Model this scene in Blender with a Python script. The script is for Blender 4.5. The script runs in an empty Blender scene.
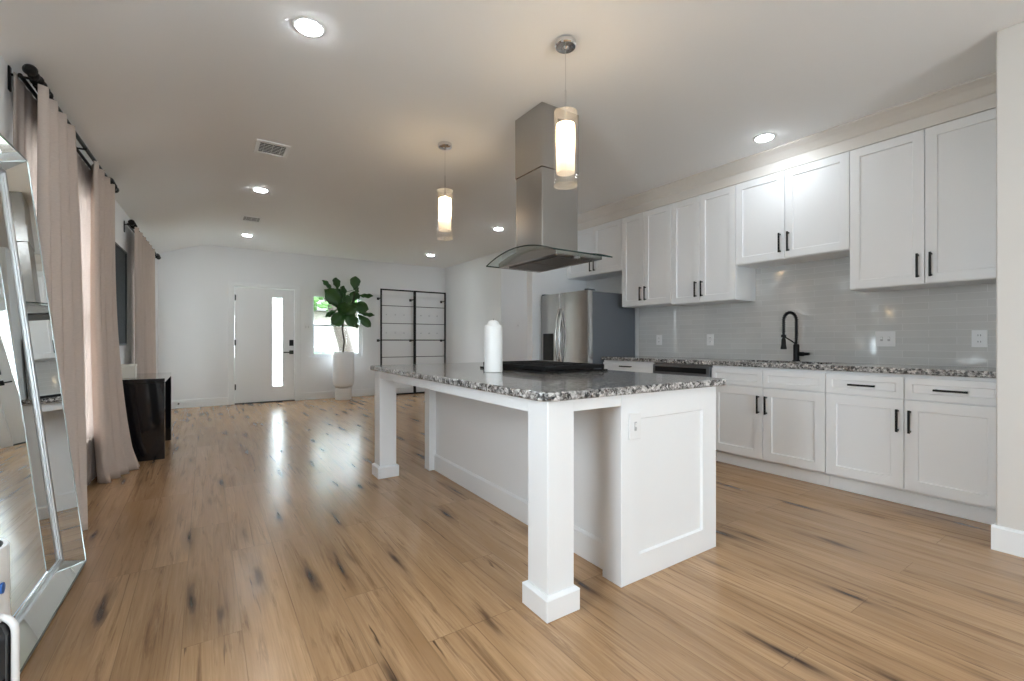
import bpy, bmesh, math, random
from mathutils import Vector, Matrix
random.seed(7)
S = bpy.context.scene
COL = S.collection
PI = math.pi

# ------------------------------------------------------------------ camera
cam = bpy.data.objects.new('camera', bpy.data.cameras.new('camera'))
COL.objects.link(cam)
cam.location = (0, 0, 1.1)
cam.rotation_euler = (PI/2, 0, -math.atan(307/455.1))
cam.data.lens = 16.0
cam.data.sensor_width = 36.0
cam.data.shift_y = 1/1024
cam.data.clip_start = 0.02
S.camera = cam

# ------------------------------------------------------------------ world, view
S.view_settings.view_transform = 'Standard'
S.view_settings.look = 'None'
S.view_settings.gamma = 1.0
S.view_settings.use_curve_mapping = False
S.view_settings.exposure = 1.6
world = bpy.data.worlds.new('overcast_sky')
S.world = world
world.use_nodes = True
bgn = world.node_tree.nodes['Background']
bgn.inputs['Color'].default_value = (0.82, 0.92, 1.0, 1)
bgn.inputs['Strength'].default_value = 6.5
S.cycles.max_bounces = 10
S.cycles.diffuse_bounces = 6
S.cycles.glossy_bounces = 5
S.cycles.transmission_bounces = 6
S.cycles.transparent_max_bounces = 12
S.cycles.sample_clamp_indirect = 6.0
S.cycles.caustics_reflective = False
S.cycles.caustics_refractive = False
S.cycles.use_denoising = True

LAMP_E = 38.0       # recessed lamps
PEND_E = 70.0      # pendant bulbs

def portal(name, loc, rot, sx, sy):
    l = bpy.data.lights.new(name, 'AREA'); l.shape = 'RECTANGLE'; l.size = sx; l.size_y = sy
    l.cycles.is_portal = True
    o = bpy.data.objects.new(name, l); COL.objects.link(o); o.location = loc; o.rotation_euler = rot
    return o

# ------------------------------------------------------------------ materials
def new_mat(name):
    m = bpy.data.materials.new(name); m.use_nodes = True
    nt = m.node_tree
    return m, nt, nt.nodes['Principled BSDF']

def simple(name, col, rough=0.5, metal=0.0, spec=0.5, emit=None, es=0.0, coat=0.0, bump=0.0, bscale=200.0, vary=0.0):
    m, nt, b = new_mat(name)
    b.inputs['Base Color'].default_value = (*col, 1)
    b.inputs['Roughness'].default_value = rough
    b.inputs['Metallic'].default_value = metal
    b.inputs['Specular IOR Level'].default_value = spec
    b.inputs['Coat Weight'].default_value = coat
    b.inputs['Coat Roughness'].default_value = 0.05
    if emit:
        b.inputs['Emission Color'].default_value = (*emit, 1)
        b.inputs['Emission Strength'].default_value = es
    if bump or vary:
        tc = nt.nodes.new('ShaderNodeTexCoord'); n = nt.nodes.new('ShaderNodeTexNoise')
        n.inputs['Scale'].default_value = bscale; n.inputs['Detail'].default_value = 3
        nt.links.new(tc.outputs['Object'], n.inputs['Vector'])
        if bump:
            bp = nt.nodes.new('ShaderNodeBump'); bp.inputs['Strength'].default_value = bump
            bp.inputs['Distance'].default_value = 0.002
            nt.links.new(n.outputs['Fac'], bp.inputs['Height']); nt.links.new(bp.outputs['Normal'], b.inputs['Normal'])
        if vary:
            mx = nt.nodes.new('ShaderNodeMix'); mx.data_type = 'RGBA'
            mx.inputs['A'].default_value = (*[c*(1-vary) for c in col], 1)
            mx.inputs['B'].default_value = (*[min(1, c*(1+vary)) for c in col], 1)
            nt.links.new(n.outputs['Fac'], mx.inputs['Factor']); nt.links.new(mx.outputs['Result'], b.inputs['Base Color'])
    return m

M = {}
M['wall'] = simple('wall_paint', (0.84, 0.845, 0.85), 0.75, bump=0.05, bscale=300)
M['wallshaded'] = simple('wall_paint_shaded', (0.68, 0.655, 0.62), 0.75, bump=0.05, bscale=300)  # wall paint made darker and warmer: weaker light put into the colour
M['ceiling'] = simple('ceiling_paint', (0.88, 0.885, 0.885), 0.85, bump=0.08, bscale=220)
M['trim'] = simple('trim_paint', (0.84, 0.85, 0.855), 0.45)
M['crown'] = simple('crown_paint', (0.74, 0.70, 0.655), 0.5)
M['cabinet'] = simple('cabinet_paint', (0.84, 0.845, 0.85), 0.35)
M['black'] = simple('black_metal', (0.006, 0.006, 0.0065), 0.4, spec=0.25)
M['blackgloss'] = simple('black_lacquer', (0.006, 0.006, 0.008), 0.06, coat=0.6)
M['grate'] = simple('cast_iron', (0.005, 0.005, 0.0055), 0.5, spec=0.2, bump=0.1)
M['enamel'] = simple('black_enamel', (0.005, 0.005, 0.006), 0.15, spec=0.3)
M['chrome'] = simple('chrome', (0.75, 0.75, 0.76), 0.08, metal=1)
M['mirror'] = simple('mirror_silver', (0.88, 0.9, 0.89), 0.0, metal=1)
M['glassrim'] = simple('mirror_rim', (0.30, 0.33, 0.32), 0.3, metal=1)
M['bead'] = simple('beaded_silver', (0.60, 0.62, 0.64), 0.32, metal=1, bump=0.6, bscale=160)
M['whiteplastic'] = simple('white_plastic', (0.82, 0.82, 0.82), 0.3)
M['slotshade'] = simple('slot_shade', (0.48, 0.48, 0.48), 0.5)  # shade around the switch toggles, put into a grey colour
M['slot'] = simple('dark_slot', (0.05, 0.05, 0.05), 0.6)
M['pot'] = simple('white_ceramic', (0.82, 0.825, 0.835), 0.45, bump=0.05, bscale=90)
M['soil'] = simple('potting_soil', (0.05, 0.035, 0.025), 0.95, bump=0.8, bscale=60)
M['bark'] = simple('bark', (0.05, 0.038, 0.03), 0.85, bump=0.6, bscale=60, vary=0.3)
M['wax'] = simple('white_wax', (0.85, 0.845, 0.83), 0.4)
M['cream'] = simple('cream_card', (0.78, 0.73, 0.63), 0.5)
M['rubber'] = simple('dark_rubber', (0.02, 0.02, 0.02), 0.7)
M['fridgeside'] = simple('fridge_side_grey', (0.12, 0.133, 0.152), 0.45)
M['blue'] = simple('blue_mark', (0.02, 0.12, 0.42), 0.4)
M['vinyl'] = simple('white_vinyl', (0.85, 0.86, 0.87), 0.35)
M['hinge'] = simple('dark_hinge', (0.03, 0.03, 0.03), 0.4)
M['stucco'] = simple('pale_stucco', (0.20, 0.18, 0.15), 0.85, bump=0.2)
M['roof'] = simple('grey_shingle', (0.06, 0.055, 0.05), 0.9)
M['hedge'] = simple('hedge_leaves', (0.03, 0.085, 0.03), 0.8, vary=0.5, bscale=25, bump=0.5)
M['treeleaf'] = simple('tree_leaves', (0.045, 0.11, 0.02), 0.7, vary=0.5, bscale=12)
M['bounceground'] = simple('bounce_concrete', (0.62, 0.61, 0.59), 0.9, bump=0.1)
M['lawn'] = simple('lawn_grass', (0.05, 0.085, 0.03), 0.9, vary=0.4, bscale=6)
M['lampglow'] = simple('lamp_glow', (0.9, 0.9, 0.9), 0.4, emit=(0.86, 0.94, 1.0), es=LAMP_E)
M['bulb'] = simple('bulb_glow', (0.9, 0.9, 0.9), 0.4, emit=(1.0, 0.72, 0.42), es=PEND_E)
M['hoodlamp'] = simple('hood_lamp_lens', (0.7, 0.7, 0.7), 0.2)

def steel(name, col, rough, axis):
    m, nt, b = new_mat(name)
    b.inputs['Metallic'].default_value = 1
    b.inputs['Base Color'].default_value = (*col, 1)
    tc = nt.nodes.new('ShaderNodeTexCoord'); mp = nt.nodes.new('ShaderNodeMapping')
    sc = [260, 260, 260]; sc[axis] = 3
    mp.inputs['Scale'].default_value = sc
    n = nt.nodes.new('ShaderNodeTexNoise'); n.inputs['Scale'].default_value = 1; n.inputs['Detail'].default_value = 2
    mr = nt.nodes.new('ShaderNodeMapRange'); mr.inputs['To Min'].default_value = rough*0.985; mr.inputs['To Max'].default_value = rough*1.015
    nt.links.new(tc.outputs['Object'], mp.inputs['Vector']); nt.links.new(mp.outputs['Vector'], n.inputs['Vector'])
    nt.links.new(n.outputs['Fac'], mr.inputs['Value']); nt.links.new(mr.outputs['Result'], b.inputs['Roughness'])
    return m
M['steel'] = steel('brushed_steel', (0.45, 0.44, 0.425), 0.27, 2)
M['steeldoor'] = steel('fridge_steel', (0.42, 0.41, 0.40), 0.2, 2)
M['darksteel'] = steel('dark_steel', (0.27, 0.28, 0.3), 0.3, 1)
M['sinksteel'] = steel('sink_steel', (0.42, 0.43, 0.44), 0.3, 1)

def glass_thin(name, col, tint, refl=1.0):
    m = bpy.data.materials.new(name); m.use_nodes = True
    nt = m.node_tree; nt.nodes.clear()
    out = nt.nodes.new('ShaderNodeOutputMaterial')
    t = nt.nodes.new('ShaderNodeBsdfTransparent'); t.inputs['Color'].default_value = (*tint, 1)
    g = nt.nodes.new('ShaderNodeBsdfGlossy'); g.inputs['Color'].default_value = (*col, 1); g.inputs['Roughness'].default_value = 0.02
    lw = nt.nodes.new('ShaderNodeLayerWeight'); lw.inputs['Blend'].default_value = 0.5
    pw = nt.nodes.new('ShaderNodeMath'); pw.operation = 'POWER'; pw.inputs[1].default_value = 4.0
    nt.links.new(lw.outputs['Facing'], pw.inputs[0])
    fr = nt.nodes.new('ShaderNodeMath'); fr.operation = 'MULTIPLY_ADD'; fr.inputs[1].default_value = 0.55*refl; fr.inputs[2].default_value = 0.035
    nt.links.new(pw.outputs[0], fr.inputs[0])
    mx = nt.nodes.new('ShaderNodeMixShader')
    nt.links.new(fr.outputs[0], mx.inputs['Fac']); nt.links.new(t.outputs['BSDF'], mx.inputs[1]); nt.links.new(g.outputs['BSDF'], mx.inputs[2])
    nt.links.new(mx.outputs['Shader'], out.inputs['Surface'])
    return m
M['pane'] = glass_thin('window_glass', (1, 1, 1), (0.97, 0.98, 0.98))
M['hoodglass'] = glass_thin('hood_glass', (0.9, 1, 0.98), (0.86, 0.93, 0.92))
M['groundglass'] = glass_thin('ground_glass_edge', (1, 1, 1), (0.9, 0.9, 0.9), 1.0)
M['clearglass'] = glass_thin('clear_glass', (1, 1, 1), (0.995, 0.995, 0.99), 0.7)
def pend_glass(name, f):
    m = glass_thin(name, (1, 1, 1), (0.99, 0.99, 0.985), 0.6)
    nt = m.node_tree; out = [n for n in nt.nodes if n.type == 'OUTPUT_MATERIAL'][0]; src = out.inputs['Surface'].links[0].from_socket
    t = nt.nodes.new('ShaderNodeBsdfTranslucent'); t.inputs['Color'].default_value = (0.95, 0.95, 0.94, 1)
    x = nt.nodes.new('ShaderNodeMixShader'); x.inputs['Fac'].default_value = f
    nt.links.new(src, x.inputs[1]); nt.links.new(t.outputs[0], x.inputs[2]); nt.links.new(x.outputs[0], out.inputs['Surface'])
    return m
M['pendglass'] = pend_glass('pendant_glass', 0.010)
M['pendrim'] = pend_glass('pendant_glass_rim', 0.08)
M['glassedge'] = simple('glass_edge', (0.01, 0.035, 0.035), 0.1)

def translucent(name, col, mixf):
    m = bpy.data.materials.new(name); m.use_nodes = True
    nt = m.node_tree; nt.nodes.clear()
    out = nt.nodes.new('ShaderNodeOutputMaterial')
    d = nt.nodes.new('ShaderNodeBsdfDiffuse'); d.inputs['Color'].default_value = (*col, 1)
    t = nt.nodes.new('ShaderNodeBsdfTranslucent'); t.inputs['Color'].default_value = (*col, 1)
    mx = nt.nodes.new('ShaderNodeMixShader'); mx.inputs['Fac'].default_value = mixf
    nt.links.new(d.outputs['BSDF'], mx.inputs[1]); nt.links.new(t.outputs['BSDF'], mx.inputs[2])
    nt.links.new(mx.outputs['Shader'], out.inputs['Surface'])
    # woven texture
    tc = nt.nodes.new('ShaderNodeTexCoord'); mp = nt.nodes.new('ShaderNodeMapping'); mp.inputs['Scale'].default_value = (60, 60, 400)
    n = nt.nodes.new('ShaderNodeTexNoise'); n.inputs['Scale'].default_value = 1.0
    r = nt.nodes.new('ShaderNodeMix'); r.data_type = 'RGBA'
    r.inputs['A'].default_value = (*[c*0.86 for c in col], 1); r.inputs['B'].default_value = (*[min(1, c*1.12) for c in col], 1)
    nt.links.new(tc.outputs['Object'], mp.inputs['Vector']); nt.links.new(mp.outputs['Vector'], n.inputs['Vector'])
    nt.links.new(n.outputs['Fac'], r.inputs['Factor'])
    nt.links.new(r.outputs['Result'], d.inputs['Color']); nt.links.new(r.outputs['Result'], t.inputs['Color'])
    return m
M['curtain'] = translucent('mauve_linen', (0.62, 0.53, 0.47), 0.08)
M['sheer'] = translucent('grey_sheer', (0.55, 0.49, 0.455), 0.5)
M['whitesheer'] = translucent('white_sheer', (0.8, 0.79, 0.76), 0.5)
M['frosted'] = translucent('frosted_glass', (0.93, 0.95, 0.96), 0.95)

def mat_floor():
    m, nt, b = new_mat('oak_planks')
    L = nt.links.new
    tc = nt.nodes.new('ShaderNodeTexCoord')
    mp = nt.nodes.new('ShaderNodeMapping'); mp.inputs['Rotation'].default_value = (0, 0, PI/2); mp.inputs['Location'].default_value = (0.3, 0.07, 0)
    L(tc.outputs['Object'], mp.inputs['Vector'])
    br = nt.nodes.new('ShaderNodeTexBrick')
    br.offset = 0.37; br.offset_frequency = 3
    br.inputs['Scale'].default_value = 1.0
    br.inputs['Brick Width'].default_value = 1.25
    br.inputs['Row Height'].default_value = 0.187
    br.inputs['Mortar Size'].default_value = 0.0018
    br.inputs['Mortar Smooth'].default_value = 0.2
    br.inputs['Color1'].default_value = (0, 0, 0, 1); br.inputs['Color2'].default_value = (1, 1, 1, 1)
    br.inputs['Mortar'].default_value = (0.5, 0.5, 0.5, 1)
    L(mp.outputs['Vector'], br.inputs['Vector'])
    # per plank random number offsets the grain
    sep = nt.nodes.new('ShaderNodeSeparateXYZ'); L(tc.outputs['Object'], sep.inputs[0])
    rnd = nt.nodes.new('ShaderNodeMath'); rnd.operation = 'MULTIPLY'; rnd.inputs[1].default_value = 37.0
    L(br.outputs['Color'], rnd.inputs[0])
    def stretched(sx, sy, detail, rough, dist):
        cx = nt.nodes.new('ShaderNodeMath'); cx.operation = 'MULTIPLY'; cx.inputs[1].default_value = sx; L(sep.outputs[0], cx.inputs[0])
        cy = nt.nodes.new('ShaderNodeMath'); cy.operation = 'MULTIPLY'; cy.inputs[1].default_value = sy; L(sep.outputs[1], cy.inputs[0])
        cb = nt.nodes.new('ShaderNodeCombineXYZ'); L(cx.outputs[0], cb.inputs[0]); L(cy.outputs[0], cb.inputs[1]); L(rnd.outputs[0], cb.inputs[2])
        n = nt.nodes.new('ShaderNodeTexNoise'); n.inputs['Scale'].default_value = 1; n.inputs['Detail'].default_value = detail
        n.inputs['Roughness'].default_value = rough; n.inputs['Distortion'].default_value = dist
        L(cb.outputs[0], n.inputs['Vector'])
        return n
    fine = stretched(110, 3.0, 5, 0.65, 0.3)
    broad = stretched(8, 0.7, 4, 0.6, 0.8)
    streak = stretched(26, 1.3, 5, 0.68, 1.0)
    # knots: small dark eyes drawn out along the plank
    kx = nt.nodes.new('ShaderNodeMath'); kx.operation = 'MULTIPLY'; kx.inputs[1].default_value = 8.5; L(sep.outputs[0], kx.inputs[0])
    ky = nt.nodes.new('ShaderNodeMath'); ky.operation = 'MULTIPLY'; ky.inputs[1].default_value = 1.2; L(sep.outputs[1], ky.inputs[0])
    kc = nt.nodes.new('ShaderNodeCombineXYZ'); L(kx.outputs[0], kc.inputs[0]); L(ky.outputs[0], kc.inputs[1]); L(rnd.outputs[0], kc.inputs[2])
    kn_ = nt.nodes.new('ShaderNodeTexNoise'); kn_.inputs['Scale'].default_value = 2.2; kn_.inputs['Detail'].default_value = 4; L(kc.outputs[0], kn_.inputs['Vector'])
    ka = nt.nodes.new('ShaderNodeVectorMath'); ka.operation = 'SCALE'; ka.inputs['Scale'].default_value = 0.5; L(kn_.outputs['Color'], ka.inputs[0])
    ks = nt.nodes.new('ShaderNodeVectorMath'); ks.operation = 'ADD'; L(kc.outputs[0], ks.inputs[0]); L(ka.outputs[0], ks.inputs[1])
    kv = nt.nodes.new('ShaderNodeTexVoronoi'); kv.voronoi_dimensions = '2D'; kv.inputs['Scale'].default_value = 0.8; L(ks.outputs[0], kv.inputs['Vector'])
    def mixc(fac, a, bcol):
        x = nt.nodes.new('ShaderNodeMix'); x.data_type = 'RGBA'
        if isinstance(fac, float): x.inputs['Factor'].default_value = fac
        else: L(fac, x.inputs['Factor'])
        for k, v in (('A', a), ('B', bcol)):
            if isinstance(v, tuple): x.inputs[k].default_value = (*v, 1)
            else: L(v, x.inputs[k])
        return x.outputs['Result']
    def ramp(src, lo, hi):
        r = nt.nodes.new('ShaderNodeMapRange'); r.inputs['From Min'].default_value = lo; r.inputs['From Max'].default_value = hi
        L(src, r.inputs['Value']); return r.outputs['Result']
    base = mixc(ramp(broad.outputs['Fac'], 0.3, 0.7), (0.38, 0.222, 0.108), (0.565, 0.36, 0.198))
    base = mixc(ramp(fine.outputs['Fac'], 0.38, 0.8), base, (0.36, 0.21, 0.105))
    tone = mixc(ramp(br.outputs['Color'], 0.0, 1.0), (0.90, 0.89, 0.88), (1.08, 1.08, 1.08))
    mul = nt.nodes.new('ShaderNodeMix'); mul.data_type = 'RGBA'; mul.blend_type = 'MULTIPLY'; mul.inputs['Factor'].default_value = 1
    L(base, mul.inputs['A']); L(tone, mul.inputs['B'])
    def scaled(src, k):
        q = nt.nodes.new('ShaderNodeMath'); q.operation = 'MULTIPLY'; q.inputs[1].default_value = k; L(src, q.inputs[0]); return q.outputs[0]
    st_ = mixc(scaled(ramp(streak.outputs['Fac'], 0.53, 0.72), 0.85), mul.outputs['Result'], (0.17, 0.09, 0.045))
    kcs = nt.nodes.new('ShaderNodeSeparateColor'); L(kv.outputs['Color'], kcs.inputs[0])
    pick = ramp(kcs.outputs[0], 0.25, 0.7)
    def both(x, y):
        q = nt.nodes.new('ShaderNodeMath'); q.operation = 'MULTIPLY'; L(x, q.inputs[0]); L(y, q.inputs[1]); return q.outputs[0]
    halo = mixc(scaled(both(pick, ramp(kv.outputs['Distance'], 0.30, 0.04)), 0.7), st_, (0.15, 0.085, 0.045))
    crack = stretched(38, 2.2, 3, 0.6, 0.6)
    halo = mixc(scaled(ramp(crack.outputs['Fac'], 0.66, 0.74), 0.85), halo, (0.07, 0.04, 0.025))
    kn = mixc(scaled(both(pick, ramp(kv.outputs['Distance'], 0.13, 0.03)), 0.95), halo, (0.045, 0.028, 0.02))
    seam = mixc(scaled(br.outputs['Fac'], 0.4), kn, (0.13, 0.08, 0.045))
    L(seam, b.inputs['Base Color'])
    rr = nt.nodes.new('ShaderNodeMapRange'); rr.inputs['To Min'].default_value = 0.17; rr.inputs['To Max'].default_value = 0.30
    L(fine.outputs['Fac'], rr.inputs['Value']); L(rr.outputs['Result'], b.inputs['Roughness'])
    bp = nt.nodes.new('ShaderNodeBump'); bp.inputs['Strength'].default_value = 0.12; bp.inputs['Distance'].default_value = 0.002
    inv = nt.nodes.new('ShaderNodeMath'); inv.operation = 'SUBTRACT'; L(fine.outputs['Fac'], inv.inputs[0]); L(br.outputs['Fac'], inv.inputs[1])
    L(inv.outputs[0], bp.inputs['Height']); L(bp.outputs['Normal'], b.inputs['Normal'])
    return m
M['floor'] = mat_floor()

def mat_granite():
    m, nt, b = new_mat('speckled_granite')
    L = nt.links.new
    tc = nt.nodes.new('ShaderNodeTexCoord')
    def vor(scale):
        v = nt.nodes.new('ShaderNodeTexVoronoi'); v.inputs['Scale'].default_value = scale; v.inputs['Randomness'].default_value = 1
        d = nt.nodes.new('ShaderNodeTexNoise'); d.inputs['Scale'].default_value = scale*1.5; d.inputs['Detail'].default_value = 3
        L(tc.outputs['Object'], d.inputs['Vector'])
        a = nt.nodes.new('ShaderNodeVectorMath'); a.operation = 'SCALE'; a.inputs['Scale'].default_value = 0.9/scale
        L(d.outputs['Color'], a.inputs[0])
        s = nt.nodes.new('ShaderNodeVectorMath'); s.operation = 'ADD'; L(tc.outputs['Object'], s.inputs[0]); L(a.outputs[0], s.inputs[1])
        L(s.outputs[0], v.inputs['Vector'])
        sp = nt.nodes.new('ShaderNodeSeparateColor'); L(v.outputs['Color'], sp.inputs[0])
        return sp.outputs[0]
    def cramp(src, stops):
        r = nt.nodes.new('ShaderNodeValToRGB'); r.color_ramp.interpolation = 'CONSTANT'
        e = r.color_ramp.elements
        while len(e) < len(stops): e.new(0.5)
        for i, (p, c) in enumerate(stops): e[i].position = p; e[i].color = (*c, 1)
        L(src, r.inputs[0]); return r.outputs[0]
    c1 = cramp(vor(66), [(0, (0.006, 0.006, 0.007)), (0.30, (0.09, 0.085, 0.082)), (0.46, (0.34, 0.325, 0.315)), (0.68, (0.62, 0.60, 0.58)), (0.86, (0.10, 0.08, 0.07))])
    c2 = cramp(vor(130), [(0, (0.02, 0.02, 0.022)), (0.3, (0.26, 0.25, 0.24)), (0.6, (0.7, 0.68, 0.66))])
    mx = nt.nodes.new('ShaderNodeMix'); mx.data_type = 'RGBA'; mx.inputs['Factor'].default_value = 0.35
    L(c1, mx.inputs['A']); L(c2, mx.inputs['B']); L(mx.outputs['Result'], b.inputs['Base Color'])
    b.inputs['Roughness'].default_value = 0.16
    b.inputs['Coat Weight'].default_value = 0.4; b.inputs['Coat Roughness'].default_value = 0.03
    return m
M['granite'] = mat_granite()

def mat_tile():
    m, nt, b = new_mat('glass_subway_tile')
    L = nt.links.new
    tc = nt.nodes.new('ShaderNodeTexCoord'); mp = nt.nodes.new('ShaderNodeMapping')
    # wall is the YZ plane: send Y,Z to the brick's X,Y
    sp = nt.nodes.new('ShaderNodeSeparateXYZ'); cb = nt.nodes.new('ShaderNodeCombineXYZ')
    L(tc.outputs['Object'], sp.inputs[0]); L(sp.outputs[1], cb.inputs[0]); L(sp.outputs[2], cb.inputs[1])
    br = nt.nodes.new('ShaderNodeTexBrick')
    br.inputs['Scale'].default_value = 1; br.inputs['Brick Width'].default_value = 0.305; br.inputs['Row Height'].default_value = 0.0515
    br.inputs['Mortar Size'].default_value = 0.0016; br.inputs['Mortar Smooth'].default_value = 0.1
    br.inputs['Color1'].default_value = (0.60, 0.60, 0.585, 1); br.inputs['Color2'].default_value = (0.65, 0.65, 0.635, 1)
    br.inputs['Mortar'].default_value = (0.74, 0.74, 0.73, 1)
    L(cb.outputs[0], br.inputs['Vector']); L(br.outputs['Color'], b.inputs['Base Color'])
    b.inputs['Roughness'].default_value = 0.07; b.inputs['IOR'].default_value = 1.75
    b.inputs['Coat Weight'].default_value = 0.5; b.inputs['Coat Roughness'].default_value = 0.02
    bp = nt.nodes.new('ShaderNodeBump'); bp.invert = True; bp.inputs['Strength'].default_value = 0.35; bp.inputs['Distance'].default_value = 0.002
    # each tile tilts a little, so reflections break from tile to tile
    nz = nt.nodes.new('ShaderNodeTexNoise'); nz.inputs['Scale'].default_value = 9
    L(tc.outputs['Object'], nz.inputs['Vector'])
    ad = nt.nodes.new('ShaderNodeMath'); ad.operation = 'MULTIPLY_ADD'; ad.inputs[1].default_value = 0.5
    L(nz.outputs['Fac'], ad.inputs[0]); L(br.outputs['Fac'], ad.inputs[2])
    L(ad.outputs[0], bp.inputs['Height']); L(bp.outputs['Normal'], b.inputs['Normal'])
    return m
M['tile'] = mat_tile()

def mat_leaf():
    m, nt, b = new_mat('fig_leaf')
    L = nt.links.new
    tc = nt.nodes.new('ShaderNodeTexCoord'); n = nt.nodes.new('ShaderNodeTexNoise'); n.inputs['Scale'].default_value = 7
    L(tc.outputs['Object'], n.inputs['Vector'])
    r = nt.nodes.new('ShaderNodeMix'); r.data_type = 'RGBA'
    r.inputs['A'].default_value = (0.012, 0.05, 0.012, 1); r.inputs['B'].default_value = (0.05, 0.15, 0.03, 1)
    L(n.outputs['Fac'], r.inputs['Factor']); L(r.outputs['Result'], b.inputs['Base Color'])
    b.inputs['Roughness'].default_value = 0.35
    return m
M['leaf'] = mat_leaf()

def mat_art():
    m, nt, b = new_mat('dark_canvas')
    L = nt.links.new
    tc = nt.nodes.new('ShaderNodeTexCoord'); n = nt.nodes.new('ShaderNodeTexNoise'); n.inputs['Scale'].default_value = 45; n.inputs['Detail'].default_value = 6; n.inputs['Roughness'].default_value = 0.75
    L(tc.outputs['Object'], n.inputs['Vector'])
    r = nt.nodes.new('ShaderNodeValToRGB'); r.color_ramp.elements[0].position = 0.4; r.color_ramp.elements[0].color = (0.002, 0.003, 0.005, 1)
    r.color_ramp.elements[1].position = 0.68; r.color_ramp.elements[1].color = (0.016, 0.02, 0.024, 1)
    L(n.outputs['Fac'], r.inputs[0]); L(r.outputs[0], b.inputs['Base Color'])
    bp = nt.nodes.new('ShaderNodeBump'); bp.inputs['Strength'].default_value = 0.7; L(n.outputs['Fac'], bp.inputs['Height']); L(bp.outputs['Normal'], b.inputs['Normal'])
    b.inputs['Roughness'].default_value = 0.6; b.inputs['Specular IOR Level'].default_value = 0.1
    return m
M['art'] = mat_art()

def mat_shade():
    # ribbed frosted glass, lit from inside by the bulb
    m = bpy.data.materials.new('frosted_shade'); m.use_nodes = True
    nt = m.node_tree; nt.nodes.clear()
    out = nt.nodes.new('ShaderNodeOutputMaterial')
    d = nt.nodes.new('ShaderNodeBsdfDiffuse'); d.inputs['Color'].default_value = (0.9, 0.88, 0.85, 1)
    t = nt.nodes.new('ShaderNodeBsdfTranslucent'); t.inputs['Color'].default_value = (0.95, 0.92, 0.88, 1)
    p = nt.nodes.new('ShaderNodeBsdfTransparent'); p.inputs['Color'].default_value = (0.95, 0.93, 0.9, 1)
    m1 = nt.nodes.new('ShaderNodeMixShader'); m1.inputs['Fac'].default_value = 0.6
    m2 = nt.nodes.new('ShaderNodeMixShader'); m2.inputs['Fac'].default_value = 0.12
    L = nt.links.new
    L(d.outputs[0], m1.inputs[1]); L(t.outputs[0], m1.inputs[2]); L(m1.outputs[0], m2.inputs[1]); L(p.outputs[0], m2.inputs[2]); L(m2.outputs[0], out.inputs['Surface'])
    return m
M['shade'] = mat_shade()

def mat_mesh():
    m, nt, b = new_mat('hood_filter')
    L = nt.links.new
    b.inputs['Metallic'].default_value = 1; b.inputs['Roughness'].default_value = 0.4
    tc = nt.nodes.new('ShaderNodeTexCoord'); w = nt.nodes.new('ShaderNodeTexChecker'); w.inputs['Scale'].default_value = 130
    w.inputs['Color1'].default_value = (0.30, 0.29, 0.28, 1); w.inputs['Color2'].default_value = (0.10, 0.10, 0.10, 1)
    L(tc.outputs['Object'], w.inputs['Vector']); L(w.outputs['Color'], b.inputs['Base Color'])
    return m
M['filter'] = mat_mesh()

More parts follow.
